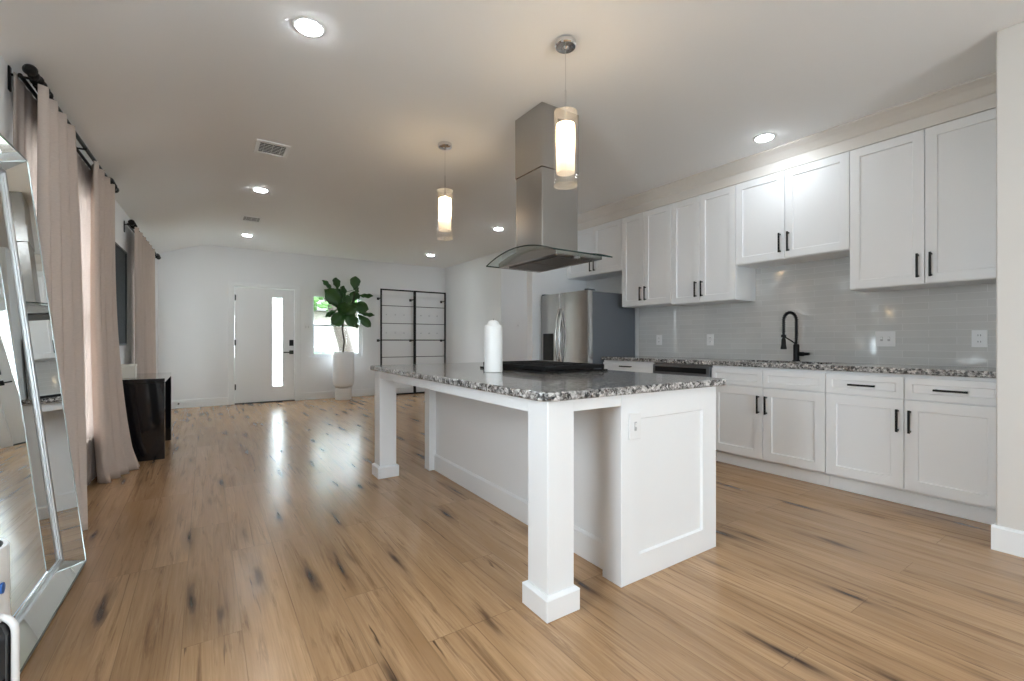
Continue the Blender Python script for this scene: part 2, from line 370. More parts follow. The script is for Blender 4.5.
# ------------------------------------------------------------------ mesh helpers
class MB:
    def __init__(s): s.bm = bmesh.new()
    def box(s, x0, x1, y0, y1, z0, z1, bev=0.0, seg=1):
        t = bmesh.new()
        bmesh.ops.create_cube(t, size=1)
        for v in t.verts:
            v.co = Vector((x0+(v.co.x+.5)*(x1-x0), y0+(v.co.y+.5)*(y1-y0), z0+(v.co.z+.5)*(z1-z0)))
        if bev > 0:
            bmesh.ops.bevel(t, geom=list(t.edges), offset=bev, segments=seg, affect='EDGES', profile=.5)
        s.merge(t); return s
    def merge(s, t, mat=None):
        if mat is not None: t.transform(mat)
        me = bpy.data.meshes.new('tmp'); t.to_mesh(me); t.free(); s.bm.from_mesh(me); bpy.data.meshes.remove(me)
    def lathe(s, prof, cx, cy, seg=40, axis='z', cz=0):
        rings = []
        for r, z in prof:
            ring = []
            for i in range(seg):
                a = 2*PI*i/seg; c, d = r*math.cos(a), r*math.sin(a)
                if axis == 'z': p = (cx+c, cy+d, cz+z)
                elif axis == 'x': p = (cx+z, cy+c, cz+d)
                else: p = (cx+c, cy+z, cz+d)
                ring.append(s.bm.verts.new(p))
            rings.append(ring)
        for a, b in zip(rings, rings[1:]):
            for i in range(seg): s.bm.faces.new((a[i], a[(i+1) % seg], b[(i+1) % seg], b[i]))
        for ring, (r, z) in ((rings[0], prof[0]), (rings[-1], prof[-1])):
            if r > 1e-5: s.bm.faces.new(ring)
        return s
    def tube(s, pts, r, seg=10, cap=True):
        pts = [Vector(p) for p in pts]; rs = r if isinstance(r, (list, tuple)) else [r]*len(pts)
        rings = []; prev = None
        for i, p in enumerate(pts):
            d = (pts[min(i+1, len(pts)-1)]-pts[max(i-1, 0)]).normalized()
            if prev is None:
                n = d.orthogonal().normalized()
            else:
                n = (prev-d*prev.dot(d)).normalized()
            prev = n; bn = d.cross(n)
            rings.append([s.bm.verts.new(p+(n*math.cos(2*PI*k/seg)+bn*math.sin(2*PI*k/seg))*rs[i]) for k in range(seg)])
        for a, b in zip(rings, rings[1:]):
            for k in range(seg): s.bm.faces.new((a[k], a[(k+1) % seg], b[(k+1) % seg], b[k]))
        if cap: s.bm.faces.new(rings[0]); s.bm.faces.new(rings[-1])
        return s
    def prism(s, poly, f0, f1):
        a = [s.bm.verts.new(f0(*p)) for p in poly]; b = [s.bm.verts.new(f1(*p)) for p in poly]
        n = len(poly)
        s.bm.faces.new(a); s.bm.faces.new(b)
        for i in range(n): s.bm.faces.new((a[i], a[(i+1) % n], b[(i+1) % n], b[i]))
        return s
    def grid(s, nu, nv, fn):
        g = [[s.bm.verts.new(fn(i/nu, j/nv)) for j in range(nv+1)] for i in range(nu+1)]
        for i in range(nu):
            for j in range(nv): s.bm.faces.new((g[i][j], g[i+1][j], g[i+1][j+1], g[i][j+1]))
        return s
    def shaker(s, mp, u0, u1, v0, v1, t=0.02, rail=0.06, rec=0.009, ch=0.004):
        # mp(u, v, d): d is the outward distance
        def R(a, d): return [s.bm.verts.new(mp(*p, d)) for p in ((u0+a, v0+a), (u1-a, v0+a), (u1-a, v1-a), (u0+a, v1-a))]
        e = 0.0015
        rings = [R(0, 0), R(0, t-e), R(e, t), R(rail, t), R(rail+ch, t-rec)]
        for a, b in zip(rings, rings[1:]):
            for i in range(4): s.bm.faces.new((a[i], a[(i+1) % 4], b[(i+1) % 4], b[i]))
        s.bm.faces.new(rings[0]); s.bm.faces.new(rings[-1])
        return s
    def walls(s, mp, us, vs, holes, d):
        us = sorted(us); vs = sorted(vs)
        solid = {}
        for i in range(len(us)-1):
            for j in range(len(vs)-1):
                cu, cv = (us[i]+us[i+1])/2, (vs[j]+vs[j+1])/2
                solid[i, j] = not any(h[0] < cu < h[1] and h[2] < cv < h[3] for h in holes)
        cache = {}
        def V(i, j, k):
            if (i, j, k) not in cache: cache[i, j, k] = s.bm.verts.new(mp(us[i], vs[j], d*k))
            return cache[i, j, k]
        for (i, j), f in solid.items():
            if not f: continue
            for k in (0, 1): s.bm.faces.new((V(i, j, k), V(i+1, j, k), V(i+1, j+1, k), V(i, j+1, k)))
            for di, dj, a, b in ((-1, 0, (i, j), (i, j+1)), (1, 0, (i+1, j), (i+1, j+1)), (0, -1, (i, j), (i+1, j)), (0, 1, (i, j+1), (i+1, j+1))):
                if not solid.get((i+di, j+dj), False):
                    s.bm.faces.new((V(*a, 0), V(*b, 0), V(*b, 1), V(*a, 1)))
        return s

ROOT = {}
SKEW = 0.0185
def props(o, label=None, cat=None, group=None, kind=None):
    if label: o['label'] = label
    if cat: o['category'] = cat
    if group: o['group'] = group
    if kind: o['kind'] = kind
    return o

def thing(name, loc, label=None, cat=None, group=None, kind=None):
    o = bpy.data.objects.new(name, None); COL.objects.link(o); o.location = loc; o.empty_display_size = 0.1
    ROOT[o.name] = Vector(loc)
    return props(o, label, cat, group, kind)

def obj(name, mb, mat, parent=None, smooth=None, label=None, cat=None, group=None, kind=None, loc=None, solid=0.0, subsurf=0):
    bm = mb.bm
    bmesh.ops.recalc_face_normals(bm, faces=bm.faces)
    if parent is not None:
        off = ROOT[parent.name]
    elif loc is not None:
        off = Vector(loc)
    else:
        off = Vector((0, 0, 0))
    if SKEW and ((parent is not None and (parent.name == 'kitchen_island' or (parent.parent and parent.parent.name == 'kitchen_island'))) or name == 'island_top'):
        # the island stands very slightly out of square with the wall run
        for v in bm.verts: v.co.x += SKEW*(v.co.y-1.41)
    bm.transform(Matrix.Translation(-off))
    me = bpy.data.meshes.new(name); bm.to_mesh(me); bm.free()
    me.materials.append(M[mat] if isinstance(mat, str) else mat)
    if smooth is not None:
        for p in me.polygons: p.use_smooth = True
        me.set_sharp_from_angle(angle=math.radians(smooth))
    o = bpy.data.objects.new(name, me); COL.objects.link(o)
    if parent is not None:
        o.parent = parent
    else:
        o.location = off
    ROOT[o.name] = off.copy()
    if solid:
        md = o.modifiers.new('thickness', 'SOLIDIFY'); md.thickness = solid; md.offset = 0
    if subsurf:
        md = o.modifiers.new('smooth', 'SUBSURF'); md.levels = subsurf; md.render_levels = subsurf
    props(o, label, cat, group, kind)
    return o

def copy_tree(o, parent=None):
    c = o.copy(); COL.objects.link(c)
    if parent is not None: c.parent = parent
    for ch in list(o.children): copy_tree(ch, c)
    return c

# ------------------------------------------------------------------ the setting
H = 2.74
def XL(y): return -0.80+0.028*(y-3.2)          # face of the left wall
YB = 9.3                                        # face of the back wall
XR = 4.45                                       # face of the cabinet wall
XN = 3.47                                       # face of the wall that ends beside the cabinets
YF = -3.2                                       # wall behind the camera

W1 = (3.30, 5.02, 0.35, 2.24)     # window behind the first curtains
W2 = (7.15, 8.50, 0.35, 2.18)     # window behind the second curtains
W3 = (1.665, 2.63, 0.80, 2.03)    # window behind the plant (X range)
W5 = (0.62, 1.45, 0.75, 2.15)      # unseen window added beside the camera to light the island's left side
DR = (0.42, 1.395, 0.0, 2.07)      # front door
W4 = (0.6, 2.2, 0.6, 2.2)       # unseen window added behind the camera for fill light

obj('floor', MB().box(-1.3, 6.2, YF-.1, YB+.12, -0.08, 0), 'floor', kind='structure')
cm = MB()
def ceil_z(x):
    # flat ceiling that bends softly down to the left wall
    u = -.03-x; r = .22
    if u <= -r: return H
    if u >= r: return H-.37*u
    return H-.37*(u+r)**2/(4*r)
xs_ = [-1.2, -.25]+[-.25+.44*i/16 for i in range(1, 17)]+[6.2]
prof_ = [(x, ceil_z(x)) for x in xs_]
cm.prism(prof_+[(6.2, H+.1), (-.03, H+.1), (-1.2, H+.1-.37*1.17)], lambda x, z: (x, YF-.1, z), lambda x, z: (x, YB+.12, z))
obj('ceiling', cm, 'ceiling', smooth=35, kind='structure')

mL = lambda u, v, d: (XL(u)-d, u, v)
obj('wall_left', MB().walls(mL, [YF-.1, W5[0], W5[1], W1[0], W1[1], W2[0], W2[1], YB+.12], [0, W1[2], W5[2], W2[3], W5[3], W1[3], 2.52], [W1, W2, W5], 0.12), 'wall', kind='structure')
mB = lambda u, v, d: (u, YB+d, v)
obj('wall_back', MB().walls(mB, [-.9, DR[0], DR[1], W3[0], W3[1], 6.2], [0, W3[2], W3[3], DR[3], H], [DR, W3], 0.12), 'wall', kind='structure')
obj('wall_right', MB().box(XR, XR+.12, 0.46, 4.84, 0, H), 'wall', kind='structure')
obj('wall_niche', MB().box(3.5, XR, 4.72, 4.84, 0, H, .004), 'wall', kind='structure')
obj('wall_entry', MB().box(XR, XR+.12, 6.95, YB, 0, H).box(XR+.12, 6.1, 6.95, 7.07, 0, H), 'wall', kind='structure')
obj('wall_hall', MB().box(6.1, 6.2, 4.84, 7.07, 0, H).box(XR+.12, 6.1, 4.72, 4.84, 0, H), 'wall', kind='structure')
obj('wall_near', MB().box(XN, XR+.12, YF, 0.565, 0, H, .006), 'wallshaded', kind='structure')
mF = lambda u, v, d: (u, YF-d, v)
obj('wall_front', MB().walls(mF, [-1.2, W4[0], W4[1], XN+.1], [0, W4[2], W4[3], H], [W4], 0.1), 'wall', kind='structure')

# baseboards
def base_profile(mb, p0, p1, nrm, h=0.14, t=0.015):
    (x0, y0), (x1, y1) = p0, p1
    f = lambda px, py: (lambda d, z: (px+nrm[0]*d, py+nrm[1]*d, z))
    mb.prism([(0, 0.0), (t, 0.0), (t, h-.012), (t-.008, h), (0, h)], f(x0, y0), f(x1, y1))
    return mb
bb = MB()
base_profile(bb, (XL(YF), YF), (XL(YB), YB), (1, 0))
obj('baseboard_left', bb, 'trim', kind='structure')
bb = MB()
base_profile(bb, (-.62, YB), (.34, YB), (0, -1))
base_profile(bb, (1.482, YB), (XR, YB), (0, -1))
obj('baseboard_back', bb, 'trim', kind='structure')
bb = MB(); base_profile(bb, (XR, 6.95), (XR, YB-.016), (-1, 0)); base_profile(bb, (XR+.01, 6.95), (6.1, 6.95), (0, -1))
obj('baseboard_entry', bb, 'trim', kind='structure')
bb = MB(); base_profile(bb, (XN, YF), (XN, .58), (-1, 0), .13, .018); base_profile(bb, (XN, .565), (3.9, .565), (0, 1), .13, .015)
obj('baseboard_near', bb, 'trim', kind='structure')

# crown over the wall cabinets: flat fascia and a stepped moulding
cr = MB()
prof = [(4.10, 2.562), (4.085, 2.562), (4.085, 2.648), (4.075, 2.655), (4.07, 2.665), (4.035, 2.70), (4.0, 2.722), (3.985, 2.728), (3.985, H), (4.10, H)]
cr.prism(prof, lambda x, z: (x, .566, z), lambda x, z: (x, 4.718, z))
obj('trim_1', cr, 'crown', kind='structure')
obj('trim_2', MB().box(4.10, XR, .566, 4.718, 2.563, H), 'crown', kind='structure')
# tile on the wall between counter and cabinets
obj('trim_3', MB().box(XR-.012, XR, .566, 3.78, .925, 1.86), 'tile', kind='structure')

# windows: vinyl frame with two sashes
def window(name, mp, w, th=0.12):
    u0, u1, v0, v1 = w
    o = thing(name, mp((u0+u1)/2, v0, .06), kind='structure')
    f = MB(); ft = 0.038
    def bar(mb, a0, a1, b0, b1, d0, d1):
        P = [mp(a, b, d) for a in (a0, a1) for b in (b0, b1) for d in (d0, d1)]
        t = bmesh.new()
        vs = [t.verts.new(p) for p in P]
        for q in ((0, 1, 3, 2), (4, 5, 7, 6), (0, 1, 5, 4), (2, 3, 7, 6), (0, 2, 6, 4), (1, 3, 7, 5)): t.faces.new([vs[i] for i in q])
        mb.merge(t)
    bar(f, u0, u0+ft, v0, v1, .03, .11); bar(f, u1-ft, u1, v0, v1, .03, .11)
    bar(f, u0+ft, u1-ft, v0, v0+ft, .03, .11); bar(f, u0+ft, u1-ft, v1-ft, v1, .03, .11)
    obj('window_frame', f, 'vinyl', o)
    vm = (v0+v1)/2
    for (b0, b1, dd) in ((v0+ft, vm+.02, .04), (vm-.02, v1-ft, .075)):
        s_ = MB(); st = .028
        bar(s_, u0+ft, u0+ft+st, b0, b1, dd, dd+.03); bar(s_, u1-ft-st, u1-ft, b0, b1, dd, dd+.03)
        bar(s_, u0+ft+st, u1-ft-st, b0, b0+st, dd, dd+.03); bar(s_, u0+ft+st, u1-ft-st, b1-st, b1, dd, dd+.03)
        so = obj('sash', s_, 'vinyl', o)
        g = MB(); bar(g, u0+ft+st, u1-ft-st, b0+st, b1-st, dd+.012, dd+.018)
        obj('glass_pane', g, 'pane', so)
    sl = MB(); bar(sl, u0-.03, u1+.03, v0-.025, v0, -.03, .03)
    obj('window_sill', sl, 'trim', o)
    return o
window('window_1', mL, W1)
window('window_2', mL, W2)
window('window_3', mB, W3)
window('window_4_added', mF, W4)
window('window_5_added', mL, W5)

# front door
d = thing('door_1', ((DR[0]+DR[1])/2, YB, 0), kind='structure')
LT = (1.012, 1.19, 0.28, 1.905)
obj('door_slab', MB().walls(lambda u, v, q: (u, YB+.01+q, v), [DR[0]+.012, LT[0], LT[1], DR[1]-.012], [.018, LT[2], LT[3], 2.058], [LT], .045), 'trim', d)
lf = MB()
for (a0, a1, b0, b1) in ((LT[0]-.012, LT[0]+.006, LT[2]-.012, LT[3]+.012), (LT[1]-.006, LT[1]+.012, LT[2]-.012, LT[3]+.012), (LT[0]+.006, LT[1]-.006, LT[2]-.012, LT[2]+.006), (LT[0]+.006, LT[1]-.006, LT[3]-.006, LT[3]+.012)):
    lf.box(a0, a1, YB+.003, YB+.012, b0, b1)
obj('lite_frame', lf, 'trim', d)
obj('lite_glass', MB().box(LT[0], LT[1], YB+.03, YB+.036, LT[2], LT[3]), 'frosted', d, label='frosted narrow glass')
cs = MB()
cs.box(DR[0]-.085, DR[0]-.012, YB-.018, YB, 0, DR[3]+.075, .003).box(DR[1]+.012, DR[1]+.085, YB-.018, YB, 0, DR[3]+.075, .003).box(DR[0]-.012, DR[1]+.012, YB-.018, YB, DR[3]+.008, DR[3]+.075, .003)
obj('door_casing', cs, 'trim', d)
jm = MB()
jm.box(DR[0]-.012, DR[0]+.008, YB-.012, YB+.12, 0, DR[3]).box(DR[1]-.008, DR[1]+.012, YB-.012, YB+.12, 0, DR[3]).box(DR[0]-.012, DR[1]+.012, YB-.012, YB+.12, DR[3]-.006, DR[3]+.01)
obj('door_jamb', jm, 'trim', d)
obj('threshold', MB().box(DR[0]+.008, DR[1]-.008, YB-.02, YB+.12, 0, .016, .003), 'hinge', d, label='dark threshold strip')
for z in (.25, 1.03, 1.82):
    obj('hinge', MB().lathe([(.008, 0), (.008, .1)], DR[0]+.012, YB-.004, 12, 'z', z).box(DR[0]+.008, DR[0]+.03, YB+.004, YB+.011, z, z+.1), 'hinge', d)
k = MB().box(1.295, 1.365, YB-.02, YB+.012, 1.02, 1.13, .006, 2)
dk = obj('deadbolt', k, 'black', d, label='black keypad deadbolt')
k = MB().box(1.295, 1.365, YB-.012, YB+.012, .865, .935, .004, 2)
k.tube([(1.33, YB-.005, .9), (1.33, YB-.05, .9)], .012, 12).box(1.195, 1.342, YB-.062, YB-.044, .89, .91, .004, 2)
obj('lever_handle', k, 'black', d, label='black lever handle')

# ------------------------------------------------------------------ outside
obj('ground', MB().box(-30, 30, YB+.3, 45, -.35, -.25), 'lawn', kind='structure')
obj('ground_bounce', MB().box(-14, -1.35, -16, YB+.3, -.35, -.25), 'bounceground', kind='structure')  # pale ground added out of view to bounce daylight onto the ceiling
hs = thing('house', (5.2, 24, -.25), 'pale single-storey house across the street seen through the window behind the plant', 'house')
obj('house_wall', MB().box(1.5, 11, 24, 30, -.25, 2.6), 'stucco', hs)
obj('house_roof', MB().prism([(23.4, 2.6), (30.6, 2.6), (27, 4.2)], lambda y, z: (1, y, z), lambda y, z: (11.5, y, z)), 'roof', hs)
for hx in (4.0, 6.6):
    hw = obj('house_window', MB().box(hx, hx+1.3, 23.95, 24, .8, 2.0), 'vinyl', hs)
    obj('house_pane', MB().box(hx+.08, hx+1.22, 23.93, 23.95, .88, 1.92), 'darksteel', hw)
hb = MB()
for i in range(26):
    t = bmesh.new(); bmesh.ops.create_icosphere(t, subdivisions=2, radius=.55)
    for v in t.verts: v.co *= 1+random.uniform(-.12, .12)
    hb.merge(t, Matrix.Translation((2.0+i*.28, 20+random.uniform(-.15, .15), .12+random.uniform(-.1, .1))))
obj('hedge', hb, 'hedge', label='clipped green hedge in front of the pale house outside the window', cat='hedge', loc=(5.5, 20, -.25), smooth=50)
tr = thing('street_tree', (3.95, 15.2, -.25), 'leaning tree with bright green crown outside the window behind the plant', 'tree')
obj('trunk', MB().tube([(3.95, 15.2, -.25), (3.75, 15.2, 1.0), (3.4, 15.2, 2.2), (2.9, 15.2, 3.4), (2.4, 15.2, 4.4)], [.24, .21, .19, .16, .1], 12), 'bark', tr, smooth=60)
fb = MB()
for i in range(420):
    a = random.uniform(0, 2*PI); rr = random.uniform(.2, 1.9); z = random.uniform(2.1, 5.2)
    c = Vector((2.6+rr*math.cos(a), 15.1+rr*math.sin(a)*.7, z))
    t = bmesh.new(); bmesh.ops.create_icosphere(t, subdivisions=1, radius=random.uniform(.08, .2))
    fb.merge(t, Matrix.Translation(c) @ Matrix.Rotation(random.uniform(0, 3), 4, 'X') @ Matrix.Diagonal((1, .6, .35, 1)))
obj('crown', fb, 'treeleaf', tr)

# ------------------------------------------------------------------ kitchen run
GB = 'base cabinets under the granite counter'
GU = 'white wall cabinets'
mR = lambda x0: (lambda u, v, dd: (x0-dd, u, v))
def bar_pull(name, x0, y0, y1, z0, z1, parent, vert=True):
    # black square bar standing off a door whose face is at x0
    m = MB(); w = .013
    if vert:
        yc = (y0+y1)/2
        m.box(x0-.036, x0-.026, yc-w/2, yc+w/2, z0, z1, .0015)
        for z in (z0+.006, z1-.016): m.box(x0-.028, x0-.0005, yc-w/2+.001, yc+w/2-.001, z, z+.010)
    else:
        zc = (z0+z1)/2
        m.box(x0-.036, x0-.026, y0, y1, zc-w/2, zc+w/2, .0015)
        for y in (y0+.006, y1-.016): m.box(x0-.028, x0-.0005, y, y+.010, zc-w/2+.001, zc+w/2-.001)
    return obj(name, m, 'black', parent, label='black bar handle')

XB = 3.85   # base carcass front, doors stand 2 cm proud
def base_cab(y0, y1, label, kind):
    c = thing('base_cabinet', ((XB+XR)/2, (y0+y1)/2, 0), label, 'cabinet')
    if kind == 'sink':
        cb_ = MB().box(XB, XR-.013, y0+.001, y1-.001, .115, .685)
        cb_.box(XB, XB+.018, y0+.001, y1-.001, .685, .884).box(XB+.018, XR-.013, y0+.001, y0+.019, .685, .884).box(XB+.018, XR-.013, y1-.019, y1-.001, .685, .884)
    else:
        cb_ = MB().box(XB, XR-.013, y0+.001, y1-.001, .115, .884)
    obj('carcass', cb_, 'cabinet', c)
    obj('toe_kick', MB().box(3.915, 3.935, y0+.001, y1-.001, .001, .114).box(3.905, 3.9149, y0+.001, y1-.001, .001, .09, .002), 'cabinet', c)
    ym = (y0+y1)/2; g = .002
    F = mR(XB); zf = XB-.02
    if kind == 'drawers_doors':
        for (a, b) in ((y0+g, ym-g), (ym+g, y1-g)):
            dr = obj('drawer', MB().shaker(F, a, b, .722, .862, rail=.04), 'cabinet', c)
            mid = (a+b)/2; bar_pull('drawer_handle', zf, mid-.08, mid+.08, .787, .797, dr, False)
    if kind == 'sink':
        for (a, b) in ((y0+g, ym-g), (ym+g, y1-g)):
            obj('false_drawer_front', MB().shaker(F, a, b, .722, .862, rail=.04), 'cabinet', c)
    if kind in ('sink', 'drawers_doors'):
        for (a, b, hy) in ((y0+g, ym-g, ym-.032), (ym+g, y1-g, ym+.032)):
            do = obj('door', MB().shaker(F, a, b, .122, .714, rail=.068), 'cabinet', c)
            bar_pull('door_handle', zf, hy-.005, hy+.005, .50, .65, do)
    if kind == 'drawers':
        for (z0, z1) in ((.722, .862), (.44, .714), (.122, .432)):
            dr = obj('drawer', MB().shaker(F, y0+g, y1-g, z0, z1, rail=.04), 'cabinet', c)
            bar_pull('drawer_handle', zf, ym-.08, ym+.08, (z0+z1)/2+.03, (z0+z1)/2+.04, dr, False)
    return c
base_cab(.585, 1.505, 'white base cabinet with two handled drawers over two doors, beside the wall end', 'drawers_doors')
base_cab(1.505, 2.425, 'white sink base cabinet under the black faucet, handles on its doors only', 'sink')
base_cab(3.078, 3.79, 'white drawer base cabinet between the dishwasher and the fridge', 'drawers')

dw = thing('dishwasher', (4.1, 2.73, 0), 'dark stainless dishwasher between white base cabinets', 'dishwasher')
obj('dishwasher_body', MB().box(3.86, XR-.013, 2.430, 3.073, .10, .88), 'darksteel', dw)
obj('dishwasher_door', MB().box(3.822, 3.859, 2.432, 3.071, .12, .765, .004, 2), 'darksteel', dw)
cp = obj('control_panel', MB().box(3.818, 3.859, 2.432, 3.071, .772, .868, .004, 2), 'darksteel', dw)
obj('panel_strip', MB().box(3.8165, 3.818, 2.47, 3.04, .80, .85, 0), 'black', cp, label='black control strip')
h_ = MB().tube([(3.785, 2.47, .735), (3.785, 3.0, .735)], .011, 12)
for y in (2.5, 2.97): h_.tube([(3.785, y, .735), (3.8215, y, .735)], .007, 8)
obj('dishwasher_handle', h_, 'steel', dw, smooth=40)
obj('kick_plate', MB().box(3.90, 3.92, 2.432, 3.071, .002, .099), 'black', dw)

# counter with a sink cut-out
SK = (1.57, 2.29)   # sink Y range
SX = (3.93, 4.29)
mt = lambda u, v, dd: (v, u, .886+dd)
ct = MB().walls(mt, [.567, SK[0], SK[1], 3.80], [3.81, SX[0], SX[1], XR-.013], [(SK[0], SK[1], SX[0], SX[1])], .039)
o = obj('countertop', ct, 'granite', label='long speckled granite counter along the tiled wall', cat='countertop', loc=(4.1, 2.2, .886))
b_ = o.modifiers.new('edge', 'BEVEL'); b_.width = .006; b_.segments = 2; b_.limit_method = 'ANGLE'
sk = thing('kitchen_sink', (4.11, 1.93, .70), 'steel sink basin set into the granite counter below the black faucet', 'sink')
sb = MB(); x0, x1, y0, y1 = SX[0]+.002, SX[1]-.002, SK[0]+.002, SK[1]-.002
sb.walls(lambda u, v, dd: (v, u, .70+dd), [y0, y1], [x0, x1], [], .012)
sb.box(x0, x0+.008, y0, y1, .71, .908).box(x1-.008, x1, y0, y1, .71, .908).box(x0+.008, x1-.008, y0, y0+.008, .71, .908).box(x0+.008, x1-.008, y1-.008, y1, .71, .908)
obj('basin', sb, 'sinksteel', sk)
obj('drain', MB().lathe([(.045, 0), (.045, .004), (.03, .002), (0.0, .002)], 4.15, 1.93, 24, 'z', .7125), 'chrome', sk, smooth=40)

fx, fy = 4.345, 1.935
fc = thing('faucet', (fx, fy, .925), 'black spring-neck faucet standing behind the sink', 'faucet')
obj('faucet_base', MB().lathe([(.03, 0), (.03, .008), (.024, .012), (.024, .14), (.02, .15), (.014, .152)], fx, fy, 24, 'z', .926), 'black', fc, smooth=40)
arc = [(fx, fy, 1.07), (fx, fy, 1.28)]
R_ = .066
ex, ey = -0.93, .37      # direction the spout leans to, over the bowl
for i in range(0, 19):
    a = PI*i/18
    q = R_*(1-math.cos(a)); arc.append((fx+ex*q, fy+ey*q, 1.28+R_*math.sin(a)*1.15))
q = 2*R_
arc += [(fx+ex*q, fy+ey*q, 1.2), (fx+ex*q, fy+ey*q, 1.13)]
obj('spout_tube', MB().tube(arc, .010, 10), 'black', fc, smooth=60)
coil = []
# dense path for the spring
dens = []
for a, b in zip(arc, arc[1:]):
    A, B = Vector(a), Vector(b); n = max(1, int((B-A).length/.003))
    for i in range(n): dens.append(A.lerp(B, i/n))
dens = dens[:int(len(dens)*.93)]
up = Vector((-ey, ex, 0)).normalized()
for i, p in enumerate(dens):
    d_ = (dens[min(i+1, len(dens)-1)]-dens[max(i-1, 0)]).normalized(); n1 = up; n2 = d_.cross(up)
    a = i*1.2
    coil.append(p+(n1*math.cos(a)+n2*math.sin(a))*.0145)
obj('spring', MB().tube(coil, .0028, 5), 'black', fc, smooth=60)
tip = Vector((fx+ex*q, fy+ey*q, 1.13))
obj('spray_head', MB().lathe([(.012, .0), (.017, -.01), (.019, -.06), (.024, -.085), (.024, -.098), (.0, -.098)], tip.x, tip.y, 20, 'z', tip.z), 'black', fc, smooth=40)
obj('holder_arm', MB().tube([(fx, fy, 1.075), (fx+ex*.06, fy+ey*.06, 1.11), (tip.x, tip.y, 1.145)], .006, 8).lathe([(.02, -.012), (.02, .012)], tip.x, tip.y, 20, 'z', 1.148), 'black', fc, smooth=40)
obj('faucet_lever', MB().tube([(fx, fy-.02, .99), (fx, fy-.06, .99)], .019, 12).tube([(fx, fy-.06, .99), (fx-.002, fy-.105, .992)], [.015, .012], 10), 'black', fc, smooth=40)

# wall cabinets
XU = 4.10
def wall_cab(y0, y1, z0, ym, hz, label, end_panel=True):
    z1 = 2.56
    c = thing('wall_cabinet', ((XU+XR)/2, (y0+y1)/2, z0), label, 'cabinet')
    obj('carcass', MB().box(XU, XR-.013, y0+.001, y1-.001, z0, z1), 'cabinet', c)
    F = mR(XU); g = .002
    for (a, b, hy) in ((y0+g, ym-g, ym-.034), (ym+g, y1-g, ym+.034)):
        do = obj('door', MB().shaker(F, a, b, z0+.004, z1-.006, rail=.062), 'cabinet', c)
        bar_pull('door_handle', XU-.02, hy-.005, hy+.005, hz[0], hz[1], do)
    return c
wall_cab(.57, 1.44, 1.495, 1.002, (1.54, 1.705), 'tall white wall cabinet nearest the wall end, right of the short cabinet over the sink')
wall_cab(1.44, 2.342, 1.805, 1.91, (1.86, 2.025), 'short white wall cabinet above the sink and faucet')
wall_cab(2.342, 3.045, 1.49, 2.715, (1.545, 1.70), 'tall white wall cabinet left of the short one over the sink, above the dishwasher')
wall_cab(3.045, 3.73, 1.505, 3.41, (1.56, 1.715), 'tall white wall cabinet beside the shorter one over the fridge')
wall_cab(3.73, 4.715, 1.945, 4.21, (1.99, 2.14), 'short white wall cabinet above the stainless fridge')

# outlets and switches on the tile
def plate(name, mp, u, v, w, h, label, cat, kind, nu=1):
    o = thing(name, mp(u, v, 0), label, cat)
    def bx(mb, a0, a1, b0, b1, d0, d1):
        P = [Vector(mp(a, b, dd)) for a in (a0, a1) for b in (b0, b1) for dd in (d0, d1)]
        lo = [min(p[i] for p in P) for i in range(3)]; hi = [max(p[i] for p in P) for i in range(3)]
        mb.box(lo[0], hi[0], lo[1], hi[1], lo[2], hi[2], .0012)
    m = MB(); bx(m, u-w/2, u+w/2, v-h/2, v+h/2, 0, .006)
    obj('face_plate', m, 'whiteplastic', o)
    for i in range(nu):
        uc = u+(i-(nu-1)/2)*.046
        if kind == 'outlet':
            for dz in (-.022, .022):
                m = MB(); bx(m, uc-.017, uc+.017, v+dz-.015, v+dz+.015, .006, .0085)
                r = obj('receptacle', m, 'whiteplastic', o)
                m = MB(); bx(m, uc-.008, uc-.005, v+dz-.005, v+dz+.007, .0085, .0095); bx(m, uc+.005, uc+.008, v+dz-.005, v+dz+.007, .0085, .0095)
                obj('slots', m, 'slot', r, label='dark slots')
        else:
            m = MB(); bx(m, uc-.0085, uc+.0085, v-.017, v+.017, .006, .0075)
            r = obj('toggle_slot_shade', m, 'slotshade', o, label='grey patch for the shade in the toggle slot')
            m = MB(); bx(m, uc-.0055, uc+.0055, v-.002, v+.013, .0076, .017)
            obj('toggle', m, 'whiteplastic', r)
    return o
mT = lambda u, v, dd: (XR-.012-dd, u, v)
plate('wall_outlet', mT, .80, 1.12, .078, .118, 'white wall outlet on the grey tile nearest the wall end', 'outlet', 'outlet')
plate('light_switch', mT, 1.325, 1.12, .125, .118, 'white double switch plate on the grey tile right of the faucet', 'light switch', 'switch', 2)
plate('wall_outlet', mT, 2.822, 1.118, .078, .118, 'white wall outlet on the tile above the dishwasher', 'outlet', 'outlet')
plate('wall_outlet', mT, 3.475, 1.118, .078, .118, 'white wall outlet on the tile nearest the fridge', 'outlet', 'outlet')
mH = lambda u, v, dd: (u, 6.95-dd, v)
plate('light_switch', mH, 4.82, 1.40, .08, .118, 'white switch plate on the grey hall wall left of the fridge', 'light switch', 'switch')
mBk = lambda u, v, dd: (u, YB-dd, v)
plate('light_switch', mBk, 1.60, 1.38, .12, .118, 'white switch plate between the front door and the window', 'light switch', 'switch', 2)

